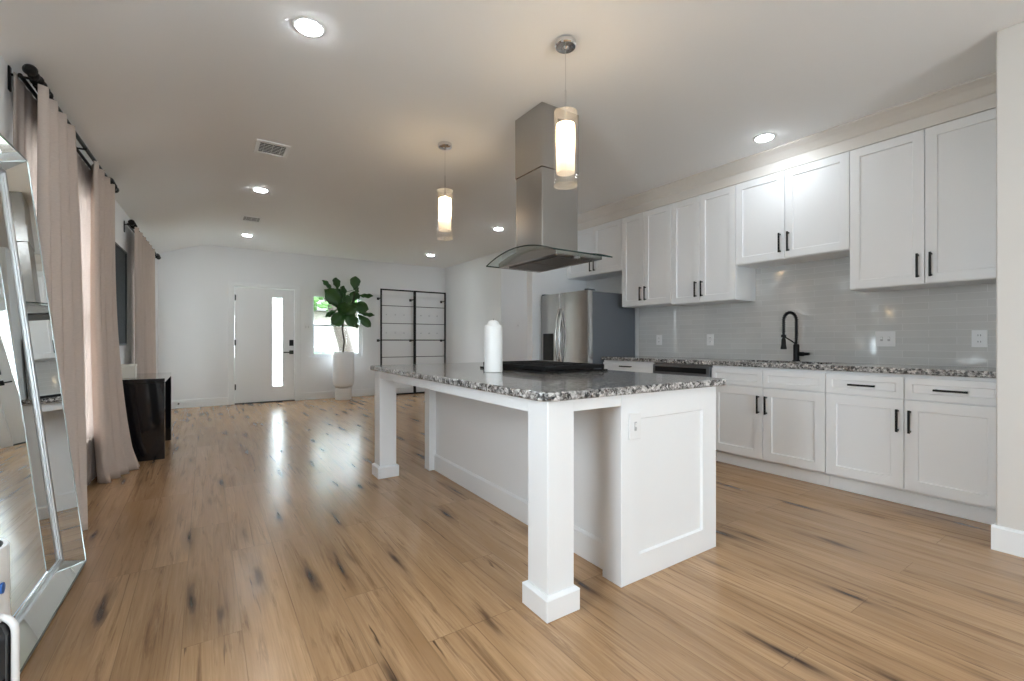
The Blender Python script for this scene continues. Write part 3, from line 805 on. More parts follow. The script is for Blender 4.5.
# ------------------------------------------------------------------ fridge
fr = thing('refrigerator', (4.02, 4.255, 0), 'stainless french-door refrigerator with dark grey side beside the counter', 'refrigerator')
FX = 3.60
obj('fridge_body', MB().box(3.70, 4.42, 3.825, 4.695, .02, 1.68, .006, 2), 'fridgeside', fr, label='dark grey cabinet body')
def door_mesh(y0, y1, z0, z1):
    m = MB(); poly = [(3.695, y0), (3.695, y1)]
    n = 10
    ys = [y1-(y1-y0)*i/n for i in range(n+1)]
    pts = []
    for i, y in enumerate(ys):
        u = (y-4.26)/.44
        x = FX+.022*u*u
        pts.append((x, y))
    pts[0] = (pts[0][0]+.015, pts[0][1]); pts[-1] = (pts[-1][0]+.015, pts[-1][1])
    pts.insert(1, (pts[1][0]*.3+pts[0][0]*.7-.008, y1-.006)); pts.insert(-1, (pts[-2][0]*.3+pts[-1][0]*.7-.008, y0+.006))
    m.prism(poly+pts, lambda x, y: (x, y, z0), lambda x, y: (x, y, z1))
    return m
dl = obj('left_door', door_mesh(4.283, 4.698, .66, 1.69), 'steeldoor', fr, smooth=30)
dr_ = obj('right_door', door_mesh(3.82, 4.277, .66, 1.69), 'steeldoor', fr, smooth=30)
fz = obj('freezer_drawer', door_mesh(3.82, 4.698, .06, .65), 'steeldoor', fr, smooth=30)
def bow(y, z0, z1, s):
    return [(FX+.012-.062*math.sin(PI*(.06+.88*i/16))-.0, y+s*.0, z0+(z1-z0)*i/16) for i in range(17)]
for y, par in ((4.312, dl), (4.248, dr_)):
    p = bow(y, .80, 1.50, 0)
    p = [(FX+.004, y, .80)]+p[1:-1]+[(FX+.004, y, 1.50)]
    obj('door_handle', MB().tube(p, .014, 12), 'steel', par, smooth=60, label='bowed steel handle')
p = [(FX+.012-.05*math.sin(PI*(.08+.84*i/16)), 3.92+.68*i/16, .58) for i in range(17)]
obj('freezer_handle', MB().tube(p, .014, 12), 'steel', fz, smooth=60)
dp = obj('ice_dispenser', MB().box(FX-.004, FX+.03, 4.42, 4.62, .86, 1.20, .006, 2), 'black', dl, label='black water and ice dispenser')
for y in (3.86, 4.66):
    obj('hinge_cap', MB().box(3.63, 3.75, y-.03, y+.03, 1.691, 1.71, .006, 2), 'fridgeside', fr)

# ------------------------------------------------------------------ island
isl = thing('kitchen_island', (1.7, 2.6, 0), 'white kitchen island with square corner posts under speckled granite', 'kitchen island')
IZ = .864
obj('island_body', MB().box(1.60, 2.25, 1.53, 3.60, .10, IZ).box(1.60, 2.19, 1.53, 3.60, .001, .10), 'cabinet', isl)
def end_panel(y0, y1, sgn):
    m = MB(); u0, u1 = 1.54, 2.27
    f = (lambda u, v, dd: (u, y1-dd*0-(dd), v)) if sgn < 0 else (lambda u, v, dd: (u, y0+dd, v))
    return m.shaker(f, u0, u1, .001, IZ, t=(y1-y0), rail=.118, rec=.011, ch=.006)
obj('end_panel', end_panel(1.41, 1.528, -1), 'cabinet', isl)
obj('end_panel', end_panel(3.602, 3.70, 1), 'cabinet', isl)
obj('island_baseboard', MB().prism([(0, .001), (.014, .001), (.014, .125), (.006, .137), (0, .137)], lambda a, z: (1.599-a, 1.53, z), lambda a, z: (1.599-a, 3.60, z)), 'cabinet', isl)
PX = (1.12, 1.258)
def post(y0, y1):
    p = obj('post', MB().box(PX[0], PX[1], y0, y1, .097, IZ, .003), 'cabinet', isl)
    m = MB(); a = .018
    m.box(PX[0]-a, PX[1]+a, y0-a, y1+a, .001, .088, .003)
    m.prism([(PX[0]-a, y0-a), (PX[1]+a, y0-a), (PX[1]+a, y1+a), (PX[0]-a, y1+a)], lambda x, y: (x, y, .088), lambda x, y: ((x-PX[0]) and PX[0]-.004 if x < PX[0] else PX[1]+.004, y0-.004 if y < y0 else y1+.004, .097))
    obj('plinth', m, 'cabinet', p)
post(1.408, 1.546)
post(3.618, 3.757)
ap = MB()
ap.box(PX[0]+.002, PX[0]+.025, 1.547, 3.617, .805, IZ, .001)
obj('apron', ap, 'cabinet', isl)
ap = MB(); ap.box(PX[1]+.001, 1.539, 1.412, 1.434, .812, IZ, .001)
obj('apron', ap, 'cabinet', isl)
ap = MB(); ap.box(PX[1]+.001, 1.539, 3.733, 3.755, .812, IZ, .001)
obj('apron', ap, 'cabinet', isl)
# aisle side doors
for i in range(4):
    y0 = 1.56+i*.505
    do = obj('island_door', MB().shaker(lambda u, v, dd: (2.251+dd, u, v), y0, y0+.5, .115, IZ-.01), 'cabinet', isl)
    m = MB().box(2.297, 2.307, y0+.24, y0+.25, .6, .75, .0015)
    for z in (.606, .734): m.box(2.2715, 2.299, y0+.241, y0+.249, z, z+.01)
    obj('door_handle', m, 'black', do, label='black bar handle')
sp_ = MB().box(1.583, 1.661, 1.400, 1.4095, .655, .775, .003)
sp_ = obj('switch_plate', sp_, 'whiteplastic', isl)
ts_ = obj('toggle_slot_shade', MB().box(1.6145, 1.6295, 1.3988, 1.400, .695, .735), 'slotshade', sp_, label='grey patch for the shade in the toggle slot')
obj('toggle', MB().box(1.6175, 1.6265, 1.390, 1.3987, .712, .73, .001), 'whiteplastic', isl)

# island slab with rounded near corner
def rounded(x0, x1, y0, y1, r):
    pts = []
    for (cx, cy, a0, rr) in ((x0+r[0], y0+r[0], PI, r[0]), (x1-r[1], y0+r[1], 1.5*PI, r[1]), (x1-r[2], y1-r[2], 0, r[2]), (x0+r[3], y1-r[3], .5*PI, r[3])):
        for i in range(9): pts.append((cx+rr*math.cos(a0+PI/2*i/8), cy+rr*math.sin(a0+PI/2*i/8)))
    return pts
st = MB().prism(rounded(1.078, 2.325, 1.372, 3.785, (.07, .03, .03, .05)), lambda x, y: (x, y, .865), lambda x, y: (x, y, .902))
o = obj('island_top', st, 'granite', label='polished speckled granite slab on the white island', cat='countertop', loc=(1.7, 2.6, .865))
b_ = o.modifiers.new('edge', 'BEVEL'); b_.width = .010; b_.segments = 3; b_.limit_method = 'ANGLE'; b_.angle_limit = math.radians(60)

# cooktop
ck = thing('gas_cooktop', (1.975, 2.615, .9025), 'black gas cooktop with iron grates on the island granite', 'cooktop')
obj('cooktop_pan', MB().box(1.70, 2.25, 2.18, 2.95, .9025, .915, .004, 2), 'enamel', ck)
for j in range(3):
    y0 = 2.192+j*.25; y1 = y0+.244
    g = MB()
    x0, x1 = 1.72, 2.23
    zt0, zt1 = .922, .948
    for y in (y0, y1-.014): g.box(x0, x1, y, y+.014, zt0, zt1, .003)
    for x in (x0, x1-.014): g.box(x, x+.014, y0+.014, y1-.014, zt0, zt1, .003)
    for k in range(1, 3):
        x = x0+(x1-x0)*k/3; g.box(x-.006, x+.006, y0+.014, y1-.014, zt0, zt1, .003)
    ym = (y0+y1)/2; g.box(x0+.014, x1-.014, ym-.006, ym+.006, zt0+.001, zt1-.001, .003)
    for x in (x0+.002, x1-.014):
        for y in (y0+.002, y1-.014): g.box(x, x+.012, y, y+.012, .9155, zt0)
    obj('grate', g, 'grate', ck)
for (x, y, r) in ((1.84, 2.31, .045), (2.12, 2.31, .04), (1.975, 2.565, .06), (1.84, 2.82, .04), (2.12, 2.82, .045)):
    b = obj('burner', MB().lathe([(r, 0), (r, .008), (r*.8, .012), (0, .012)], x, y, 24, 'z', .9155), 'grate', ck, smooth=40)
for i in range(5):
    obj('knob', MB().lathe([(.017, 0), (.015, .018), (0, .018)], 2.242-.0, 2.33+i*.115, 16, 'z', .9155), 'black', ck, smooth=40)

cd = thing('pillar_candle', (1.545, 2.505, .9025), 'tall white pillar candle on the island beside the cooktop', 'candle')
prof = [(0, 0), (.055, 0), (.059, .004), (.059, .285), (.057, .297), (.052, .302), (.042, .305), (.038, .312), (.033, .324), (.022, .333), (0.0, .335)]
obj('wax_body', MB().lathe(prof, 1.545, 2.505, 40, 'z', .9027), 'wax', cd, smooth=35)
obj('wick', MB().tube([(1.545, 2.505, 1.237), (1.546, 2.506, 1.247)], .0015, 6), 'black', cd)

# ------------------------------------------------------------------ hood over the island
hd = thing('range_hood', (2.07, 2.62, 1.66), 'stainless island range hood with curved glass canopy hanging over the cooktop', 'range hood')
GX0, GX1, GY0, GY1 = 1.805, 2.327, 2.215, 3.03
def arcz(y, ze=1.682, rise=.075):
    u = (y-(GY0+GY1)/2)/((GY1-GY0)/2)
    return ze+rise*(1-u*u)
gm = MB(); ny = 28
def gl(z):
    pass
poly = [(GY0+(GY1-GY0)*i/ny, arcz(GY0+(GY1-GY0)*i/ny)) for i in range(ny+1)]
gm.grid(1, ny, lambda a, b: (GX0+(GX1-GX0)*a, GY0+(GY1-GY0)*b, arcz(GY0+(GY1-GY0)*b)))
gl_ = obj('glass_canopy', gm, 'hoodglass', hd, smooth=60, label='curved clear glass canopy')
ge = MB()
for x in (GX0, GX1): ge.tube([(x, y, z) for y, z in poly], .0045, 6)
for y, z in (poly[0], poly[-1]): ge.tube([(GX0, y, z), (GX1, y, z)], .0045, 6)
obj('glass_edge', ge, 'glassedge', gl_, smooth=60, label='dark green polished glass edge')
bx0, bx1, by0, by1 = 1.875, 2.285, 2.27, 2.965
bp_ = [(by0, 1.668), (by1, 1.668)]+[(by1-(by1-by0)*i/20, max(1.672, arcz(by1-(by1-by0)*i/20)-.006)) for i in range(21)]
obj('hood_body', MB().prism(bp_, lambda y, z: (bx0, y, z), lambda y, z: (bx1, y, z)), 'steel', hd, smooth=30)
for (a, b) in ((2.33, 2.61), (2.625, 2.905)):
    obj('filter', MB().box(1.93, 2.23, a, b, 1.661, 1.6675, .002), 'filter', hd, label='grey mesh filter')
for y in (2.30, 2.935):
    obj('hood_lamp', MB().lathe([(.022, 0), (.022, -.004), (0, -.006)], 2.08, y, 20, 'z', 1.6675), 'hoodlamp', hd, smooth=40)
cx0, cx1, cy0, cy1 = 1.905, 2.245, 2.46, 2.785
obj('lower_chimney', MB().box(cx0+.006, cx1-.006, cy0+.006, cy1-.006, 1.735, 2.30, .003), 'steel', hd)
obj('upper_chimney', MB().box(cx0, cx1, cy0, cy1, 2.30, H-.001, .003), 'steel', hd)
obj('vent_slot', MB().box(2.045, 2.085, cy0-.002, cy0, 2.57, 2.66, 0), 'slot', hd, label='dark vent slot')

# ------------------------------------------------------------------ pendants
def pendant(x, y, label):
    p = thing('pendant_lamp', (x, y, H), label, 'pendant lamp', 'pendant lamps over the island')
    obj('canopy', MB().lathe([(.0, 0), (.055, 0), (.058, -.004), (.058, -.026), (.053, -.032), (.02, -.034), (.012, -.045), (0, -.045)], x, y, 40, 'z', H-.0005), 'chrome', p, smooth=35)
    obj('cord', MB().tube([(x, y, H-.04), (x, y, 2.45)], .0022, 8), 'chrome', p)
    obj('stem', MB().lathe([(0, .13), (.005, .13), (.006, .0), (.009, -.004), (.010, -.012), (.010, -.045), (0, -.045)], x, y, 20, 'z', 2.345), 'chrome', p, smooth=35)
    z0, z1 = 1.95, 2.352
    obj('outer_glass', MB().lathe([(.064, z1), (.0645, (z0+z1)/2), (.064, z0), (.061, z0), (.0615, (z0+z1)/2), (.061, z1), (.064, z1)], x, y, 48), 'pendglass', p, smooth=35, label='clear glass cylinder')
    for z in (z0+.0025, z1-.0025):
        rim = MB(); rim.lathe([(.0603, -.0022), (.0648, -.0022), (.0648, .0022), (.0603, .0022), (.0603, -.0022)], x, y, 48, 'z', z)
        obj('glass_rim', rim, 'pendrim', p, smooth=35)
    sh = MB(); n = 48
    t = bmesh.new(); rings = []
    for z in (2.02, 2.035, 2.27, 2.285):
        rings.append([t.verts.new((x+(.0485+.0016*(i % 2))*math.cos(2*PI*i/n), y+(.0485+.0016*(i % 2))*math.sin(2*PI*i/n), z)) for i in range(n)])
    for a, b in zip(rings, rings[1:]):
        for i in range(n): t.faces.new((a[i], a[(i+1) % n], b[(i+1) % n], b[i]))
    sh.merge(t)
    obj('inner_shade', sh, 'shade', p, label='ribbed frosted glowing glass')
    obj('bulb', MB().lathe([(0, 2.15), (.013, 2.165), (.02, 2.19), (.017, 2.23), (.010, 2.26), (.009, 2.30), (0, 2.30)], x, y, 20), 'bulb', p, smooth=50)
    return p
pendant(1.635, 1.90, 'lit glass cylinder pendant nearer the camera, right of the range hood')
pendant(1.65, 3.44, 'lit glass cylinder pendant farther away, left of the range hood')

# ------------------------------------------------------------------ ceiling lamps and vents
def downlight(x, y, label):
    o = thing('recessed_light', (x, y, H), label, 'ceiling light', 'recessed ceiling lights')
    obj('trim_ring', MB().lathe([(.0635, 0), (.080, 0), (.080, -.002), (.077, -.004), (.0635, -.004), (.0635, 0)], x, y, 40, 'z', H-.0003), 'trim', o, smooth=40)
    obj('lens', MB().lathe([(.063, 0), (.063, -.0055), (.056, -.0105), (.03, -.013), (0, -.014)], x, y, 40, 'z', H-.0005), 'lampglow', o, smooth=60)
for x, y, l in ((.45, 2.56, 'bright round recessed ceiling light nearest the top of the photo, left of the pendants'),
                (.50, 5.60, 'round recessed ceiling light between the two ceiling vents'),
                (.54, 8.10, 'small round recessed ceiling light above the front door'),
                (3.73, 1.90, 'bright round recessed ceiling light above the short cabinet over the sink'),
                (3.54, 5.60, 'round recessed ceiling light just left of the range hood chimney'),
                (3.55, 8.02, 'small round recessed ceiling light above the black wall rack')):
    downlight(x, y, l)
downlight(5.25, 5.9, 'added unseen ceiling light that brightens the hall left of the fridge')  # unseen lamp, added to brighten the hall wall
def vent(x0, x1, y0, y1, label):
    o = thing('ceiling_vent', ((x0+x1)/2, (y0+y1)/2, H), label, 'vent', 'ceiling vents')
    m = MB(); e = .032; z0 = H-.009; z1 = H-.0005
    m.box(x0, x1, y0, y0+e, z0, z1, .002).box(x0, x1, y1-e, y1, z0, z1, .002).box(x0, x0+e, y0+e, y1-e, z0, z1, .002).box(x1-e, x1, y0+e, y1-e, z0, z1, .002)
    obj('vent_frame', m, 'trim', o)
    obj('backing', MB().box(x0+e, x1-e, y0+e, y1-e, H-.002, H-.0008), 'slot', o, label='dark duct opening')
    n = 7; m = MB()
    for i in range(n):
        y = y0+e+(y1-y0-2*e)*(i+.5)/n
        m.prism([(y-.0015, H-.003), (y+.0015, H-.003), (y+.0015, H-.006), (y-.0015, H-.006)], lambda a, z: (x0+e, a, z), lambda a, z: (x1-e, a, z))
    for k in (1, 2, 3):
        x = x0+(x1-x0)*k/4
        m.box(x-.0015, x+.0015, y0+e, y1-e, H-.0085, H-.0062)
    obj('louvers', m, 'trim', o)
vent(.345, .60, 4.20, 4.50, 'white louvred ceiling vent nearer the camera, between two recessed lights')
vent(.39, .64, 6.84, 7.14, 'white louvred ceiling vent farther back, toward the front door')

# ------------------------------------------------------------------ plant
px, py = 2.185, 8.98
pl = thing('potted_fig', (px, py, 0), 'fiddle-leaf fig in a tall white planter before the back window', 'potted plant')
prof = [(.0, .222), (.095, .222), (.142, .235), (.175, .27), (.19, .32), (.195, .41), (.195, .89), (.19, .90), (.182, .90), (.182, .83), (0, .83)]
obj('planter_bowl', MB().lathe(prof, px, py, 48), 'pot', pl, smooth=40)
obj('planter_foot', MB().lathe([(0, 0), (.146, 0), (.148, .004), (.148, .221), (0, .221)], px, py, 48), 'pot', pl, smooth=40)
obj('soil', MB().lathe([(0, .831), (.181, .831), (.181, .85), (.1, .86), (0, .865)], px, py, 32), 'soil', pl, smooth=40)
def wp(zx, zy, dy=0.0):
    # a spot on the plant's own plane from its look in the photograph, measured in metres on that plane
    return (2.185+(zx-493)*.00487, py+dy, 1.48-(zy-290)*.00478)
tk = MB().tube([(px-.02, py, .83), (px+.015, py, 1.1), (px-.02, py+.01, 1.35), (px+.02, py, 1.6), (px+.03, py, 1.85)], [.018, .016, .015, .013, .009], 10)
tk.tube([(px+.02, py, 1.55), (px+.16, py-.03, 1.8), (px+.2, py-.04, 2.05)], [.011, .009, .006], 8)
tk.tube([(px-.01, py, 1.5), (px-.12, py+.03, 1.75), (px-.15, py+.04, 2.0)], [.011, .009, .006], 8)
obj('stem', tk, 'bark', pl, smooth=60)
def leaf(mb, base, tip, width, roll, droop):
    B, T = Vector(base), Vector(tip); d_ = T-B; L_ = d_.length; d_.normalize()
    side = d_.cross(Vector((0, -1, 0)))
    if side.length < .1: side = Vector((1, 0, 0))
    side.normalize(); side.rotate(Matrix.Rotation(roll, 3, d_)); nrm = side.cross(d_)
    nu, nv = 10, 6
    def f(a, b):
        w = width*(.16+.0*a)*(1-a)*0 + width*(math.sin(PI*min(1, a**1.25*.96+.02))**.75)*(.62+.38*a)*(1 if a < .97 else .6)
        v = (b-.5)*2
        wav = .012*math.sin(a*17+v*2)*abs(v)
        return B+d_*(L_*a)+side*(v*w/2)+nrm*(abs(v)**1.5*width*.16+wav-droop*L_*a*a)
    mb.grid(nu, nv, f)
lv = MB()
LV = [  # base, tip in photo-plane units, width in m, roll, droop, depth of base, depth of tip
    (531, 162, 533, 108, .19, .2, .05, -.03, -.08), (470, 165, 466, 115, .15, .5, .05, .05, .08), (452, 170, 418, 130, .12, .9, .1, .05, .02),
    (478, 225, 418, 172, .26, .15, .1, -.05, -.2), (486, 200, 496, 145, .17, .9, .05, .06, .1), (492, 235, 505, 186, .17, .4, .1, -.03, -.1),
    (520, 215, 552, 168, .18, -.5, .05, .02, .1), (545, 180, 606, 182, .10, 1.1, .05, -.03, -.05), (520, 222, 578, 240, .21, .2, .12, -.05, -.2),
    (492, 262, 532, 232, .18, -.2, .1, -.05, -.22), (552, 252, 609, 262, .09, 1.1, .05, -.02, -.1), (545, 262, 588, 310, .15, .1, .1, -.04, -.18),
    (535, 268, 550, 318, .09, 1.2, .05, .02, .05), (508, 255, 522, 312, .22, .1, .12, -.05, -.22), (494, 258, 440, 302, .24, -.1, .12, -.04, -.24),
    (470, 245, 425, 275, .10, .9, .05, .02, -.05), (478, 255, 490, 215, .2, .0, .1, -.02, -.2), (490, 205, 470, 160, .19, -.4, .05, .05, .15),
    (515, 235, 540, 195, .17, .4, .05, .06, .2), (500, 240, 470, 205, .2, .3, .05, .1, .25), (505, 245, 545, 275, .16, .4, .1, .06, .22),
    (492, 270, 470, 300, .16, .5, .1, .06, .2), (455, 205, 436, 225, .15, .3, .1, -.02, -.1), (533, 175, 555, 150, .10, .8, .05, .02, .08)]
for (bx_, by_, tx_, ty_, w, roll, dr2, d0, d1) in LV:
    b0, t0 = wp(bx_, by_, d0), wp(tx_, ty_, d1)
    leaf(lv, b0, t0, w*1.3, roll*.7, dr2)
    lv.tube([(px+.01, py, b0[2]-.06), b0], .004, 5)
obj('foliage', lv, 'leaf', pl, smooth=60, solid=.0015)

# ------------------------------------------------------------------ wall rack
rk = thing('wall_rack', (3.72, 9.15, 0), 'black steel double-bay rack mounted on the back wall beside the plant', 'rack')
ry = 9.1
for (x, w) in ((2.95, .03), (3.665, .05), (4.365, .03)):
    obj('upright', MB().box(x-w/2, x+w/2, ry-.015, ry+.015, .001, 2.17, .002), 'black', rk)
for a, b in ((2.965, 3.64), (3.69, 4.35)):
    for z in (.015, 2.155): obj('rail', MB().box(a+.0005, b-.0005, ry-.014, ry+.014, z-.014, z+.014, .002), 'black', rk)
    for z in (.42, .78, 1.13, 1.47, 1.83):
        th = .010 if z == 1.13 else .006
        obj('crossbar', MB().box(a+.0005, b-.0005, ry-.006, ry+.006, z-th, z+th, .001), 'black', rk)
for x in (2.95, 3.645, 4.365):
    for z in (1.12, 1.98):
        obj('wall_bracket', MB().box(x-.01, x+.01, ry+.0155, YB-.008, z-.01, z+.01).box(x-.025, x+.025, YB-.008, YB-.0005, z-.025, z+.025), 'black', rk)
pg = []
for z in (1.28, 1.66):
    for i in range(7):
        x = 3.12+i*.19
        if abs(x-3.665) < .05: continue
        m = MB().lathe([(.012, 0), (.012, -.02), (.008, -.028), (0, -.028)], x, YB-.0005, 12, 'y', z)
        obj('wall_peg', m, 'chrome', kind=None, smooth=40, loc=(x, YB, z), label='small metal peg in the rows on the back wall behind the black rack', cat='peg', group='metal pegs behind the rack')

# door stop
ds = MB().lathe([(.012, 0), (.012, -.004), (.005, -.006), (.005, -.05), (.011, -.052), (.011, -.07), (0, -.07)], -.36, YB-.0155, 16, 'y', .075)
obj('door_stop', ds, 'rubber', smooth=40, loc=(-.36, YB, .06), label='small black door stop on the baseboard left of the front door', cat='door stop')

# ------------------------------------------------------------------ left side: curtains
def rod(name, y0, y1, zr, fin, label, fo, bo):
    o = thing(name, (XL((y0+y1)/2)+.06, (y0+y1)/2, zr), label, 'curtain rod', 'double curtain rods')
    P = lambda y, off: (XL(y)+off, y, zr)
    obj('front_rod', MB().tube([P(y0, fo), P(y1, fo)], .0125, 12), 'black', o, smooth=60)
    obj('back_rod', MB().tube([(XL(y0+.03)+bo, y0+.03, zr-.01), (XL(y1-.03)+bo, y1-.03, zr-.01)], .0095, 12), 'black', o, smooth=60)
    # carved finials: beads and twists
    for (ys, s) in ((y0, 1), (y1, -1)):
        m = MB(); x = XL(ys)+fo
        beads = [(.012, 0), (.022, .012), (.029, .028), (.022, .045), (.014, .055), (.021, .068), (.024, .085), (.016, .105)]
        for k in range(4):
            t0 = .115+k*.055
            beads += [(.0155, t0), (.029, t0+.018), (.024, t0+.035), (.0145, t0+.05)]
        beads += [(.013, .36), (.0, .362)]
        beads = [(r, -(.06)+q*fin) for r, q in beads]
        pts = [(r, s*q) for r, q in beads]
        m.lathe([(0, pts[0][1])]+pts, x, ys, 16, 'y', zr)
        obj('finial', m, 'black', o, smooth=50)
    for yb in (y0+.03, (y0+y1)/2, y1-.05):
        m = MB(); xw = XL(yb)
        m.box(xw+.0005, xw+.008, yb-.014, yb+.014, zr-.10, zr+.02, .002)
        m.box(xw+.008, xw+fo+.006, yb-.007, yb+.007, zr-.022, zr-.0135, .001)
        m.box(xw+fo+.006, xw+fo+.012, yb-.007, yb+.007, zr-.022, zr, .001)
        obj('rod_bracket', m, 'black', o)
    return o
rod('curtain_rod', 3.20, 5.22, 2.43, 1.0, 'black double curtain rod with carved finials nearest the camera, over the near window', .09, .04)
rod('curtain_rod', 6.27, 8.60, 2.36, .8, 'black double curtain rod farther back, over the window beyond the dark wall art', .07, .032)

def curtain(name, top, bot, zt, off, folds, amp, label, mat='curtain', zb=0.004, group=None, cat='curtain', seed=0, flare=1.0, puddle=0.0, bulge=0.0):
    rnd = random.Random(seed)
    ph = [rnd.uniform(-.5, .5) for _ in range(folds+2)]
    nu, nv = folds*12, 40
    def f(a, b):
        # a runs along the width, b from top to bottom
        y = top[0]+(top[1]-top[0])*a; yb = bot[0]+(bot[1]-bot[0])*a
        e = b**3
        yy = y*(1-e)+yb*e+bulge*a*math.sin(PI*min(1, b*1.0))
        k = a*folds; i = int(min(k, folds-1e-6)); 
        w = math.sin(2*PI*k+ph[i]*.5*b*math.sin(PI*(k-i)))
        w2 = math.sin(2*PI*k*.5+ph[0]*3+b*1.2)
        A = amp*(.7+.3*b)*flare**b
        w = math.copysign(abs(w)**.8, w)+.22*math.sin(4*PI*k+ph[i])
        x = XL(yy)+off+A*w*.8+amp*.3*b*w2
        if b > .93: x += puddle*(b-.93)/.07*(.5+.5*w2)
        yy2 = yy+amp*.45*math.cos(2*PI*k)*.8+.012*b*math.sin(9*b+seed)
        bx = bot[2]*e if len(bot) > 2 else 0
        bx2 = (bot[3]-bot[2])*e*a if len(bot) > 3 else 0
        return (x+bx+bx2, yy2, zt-(zt-zb)*b)
    m = MB().grid(nu, nv, f)
    lo = (XL((top[0]+top[1])/2)+off, (top[0]+top[1])/2, zb)
    o = obj(name, m, mat, smooth=80, solid=.003, loc=lo, label=label, cat=cat, group=group)
    return o
GC = 'mauve curtain panels on the left wall'
curtain('curtain', (3.24, 3.90), (3.12, 3.70, .05, .10), 2.408, .098, 4, .052, 'mauve linen curtain panel hanging just behind the leaning mirror', group=GC, seed=1, bulge=.16)
curtain('curtain', (4.40, 5.14), (4.66, 5.13, -.005, .15), 2.408, .096, 4, .048, 'mauve linen curtain panel at the far side of the near window, beside the black console', group=GC, seed=2, puddle=.03)
curtain('curtain', (6.33, 7.95), (6.46, 8.1, .0, .02), 2.338, .085, 6, .048, 'mauve linen curtain panel beyond the dark wall art, behind the black console', group=GC, seed=3)
curtain('sheer_curtain', (3.17, 5.16), (3.17, 5.16), 2.405, .034, 20, .007, 'thin grey sheer curtain across the near window behind the mauve panels', mat='sheer', cat='curtain', seed=4, zb=.03)
curtain('sheer_curtain', (7.75, 8.50), (7.75, 8.50), 2.335, .032, 8, .010, 'thin white sheer curtain at the far end of the left wall', mat='whitesheer', cat='curtain', seed=5, zb=.03)

# wall art
ay0, ay1, az0, az1 = 5.45, 6.20, 1.06, 2.03
at = thing('wall_art', (XL(6.1)+.02, 6.1, az0), 'dark textured canvas in a thin black frame on the left wall above the console', 'wall art')
def lbox(mb, u0, u1, v0, v1, d0, d1):
    t = bmesh.new(); vs = [t.verts.new((XL(u)+dd, u, v)) for u in (u0, u1) for v in (v0, v1) for dd in (d0, d1)]
    for q_ in ((0, 1, 3, 2), (4, 5, 7, 6), (0, 1, 5, 4), (2, 3, 7, 6), (0, 2, 6, 4), (1, 3, 7, 5)): t.faces.new([vs[i] for i in q_])
    mb.merge(t); return mb
m = MB(); e = .018
lbox(m, ay0, ay0+e, az0, az1, .001, .04); lbox(m, ay1-e, ay1, az0, az1, .001, .04); lbox(m, ay0+e, ay1-e, az0, az0+e, .001, .04); lbox(m, ay0+e, ay1-e, az1-e, az1, .001, .04)
obj('picture_frame', m, 'black', at)
obj('canvas', lbox(MB(), ay0+e, ay1-e, az0+e, az1-e, .002, .03), 'art', at)

# console: waterfall slab table
cn = thing('console_table', (-.5, 5.87, 0), 'glossy black waterfall console table standing against the left wall', 'console table')
def cslab(y0, y1, z0, z1): return MB().box(-.705, -.312, y0, y1, z0, z1, .004, 2)
obj('tabletop', cslab(5.35, 6.36, .715, .755), 'blackgloss', cn)
obj('side_panel', cslab(5.35, 5.39, .001, .7145), 'blackgloss', cn)
obj('side_panel', cslab(6.32, 6.36, .001, .7145), 'blackgloss', cn)
bx_ = thing('box', (-.60, 5.62, .7555), 'small cream box on the black console table', 'box')
obj('box_body', MB().box(-.67, -.545, 5.55, 5.67, .7555, .86, .003), 'cream', bx_)
obj('box_lid', MB().box(-.673, -.542, 5.547, 5.673, .861, .885, .003), 'cream', bx_)

# ------------------------------------------------------------------ leaning mirror
mr = thing('floor_mirror', (-.52, 2.55, 0), 'large floor mirror with wide sloping silver edges leaning on the left wall', 'mirror')
lean = math.atan2(.205, 1.95)
def mp_m(u, v, dd):
    # u along the wall, v up the leaning plane, dd outward from its back
    x = -.487+(u-3.055)*.016-v*math.sin(lean)+(dd-.085)*math.cos(lean); z = v*math.cos(lean)+(dd-.085)*math.sin(lean)*1.0+.01
    return (x, u, z)
MU0, MU1, MV = 2.02, 3.055, 1.955
FD = .085
def mquad(mb, pts): mb.bm.faces.new([mb.bm.verts.new(mp_m(*p)) for p in pts])
bw, rc = .085, .073
# backing board with the outer edge
bk = MB()
c = [(MU0, 0), (MU1, 0), (MU1, MV), (MU0, MV)]
bb_ = .064
ci = [(MU0+bw, bb_), (MU1-bw, bb_), (MU1-bw, MV-bw), (MU0+bw, MV-bw)]
A = [bk.bm.verts.new(mp_m(*p, 0.0)) for p in c]; B = [bk.bm.verts.new(mp_m(*p, FD)) for p in c]
e2 = .006
cj = [(MU0+e2, e2), (MU1-e2, e2), (MU1-e2, MV-e2), (MU0+e2, MV-e2)]
C_ = [bk.bm.verts.new(mp_m(*p, FD)) for p in cj]; D_ = [bk.bm.verts.new(mp_m(*p, FD-.006)) for p in cj]; E_ = [bk.bm.verts.new(mp_m(*p, .005)) for p in ci]
for r0, r1 in ((A, B), (B, C_), (C_, D_), (D_, E_)):
    for i in range(4): bk.bm.faces.new((r0[i], r0[(i+1) % 4], r1[(i+1) % 4], r1[i]))
bk.bm.faces.new(A); bk.bm.faces.new(E_)
obj('mirror_backing', bk, 'glassrim', mr)
for i in range(4):
    a, b = cj[i], cj[(i+1) % 4]; p, q2 = ci[i], ci[(i+1) % 4]
    m = MB()
    t0 = [(*a, FD-.004), (*b, FD-.004), (*q2, FD-rc), (*p, FD-rc)]
    mquad(m, t0)
    obj('frame_strip', m, 'mirror', mr, solid=.002, label='sloping mirror strip')
m = MB(); mquad(m, [(*p, FD-rc) for p in ci])
obj('mirror_glass', m, 'mirror', mr, solid=.002)
m = MB()
for i in range(4):
    a, b = ci[i], ci[(i+1) % 4]
    m.tube([mp_m(*a, FD-rc+.006), mp_m(*b, FD-rc+.006)], .009, 8)
s2 = .010
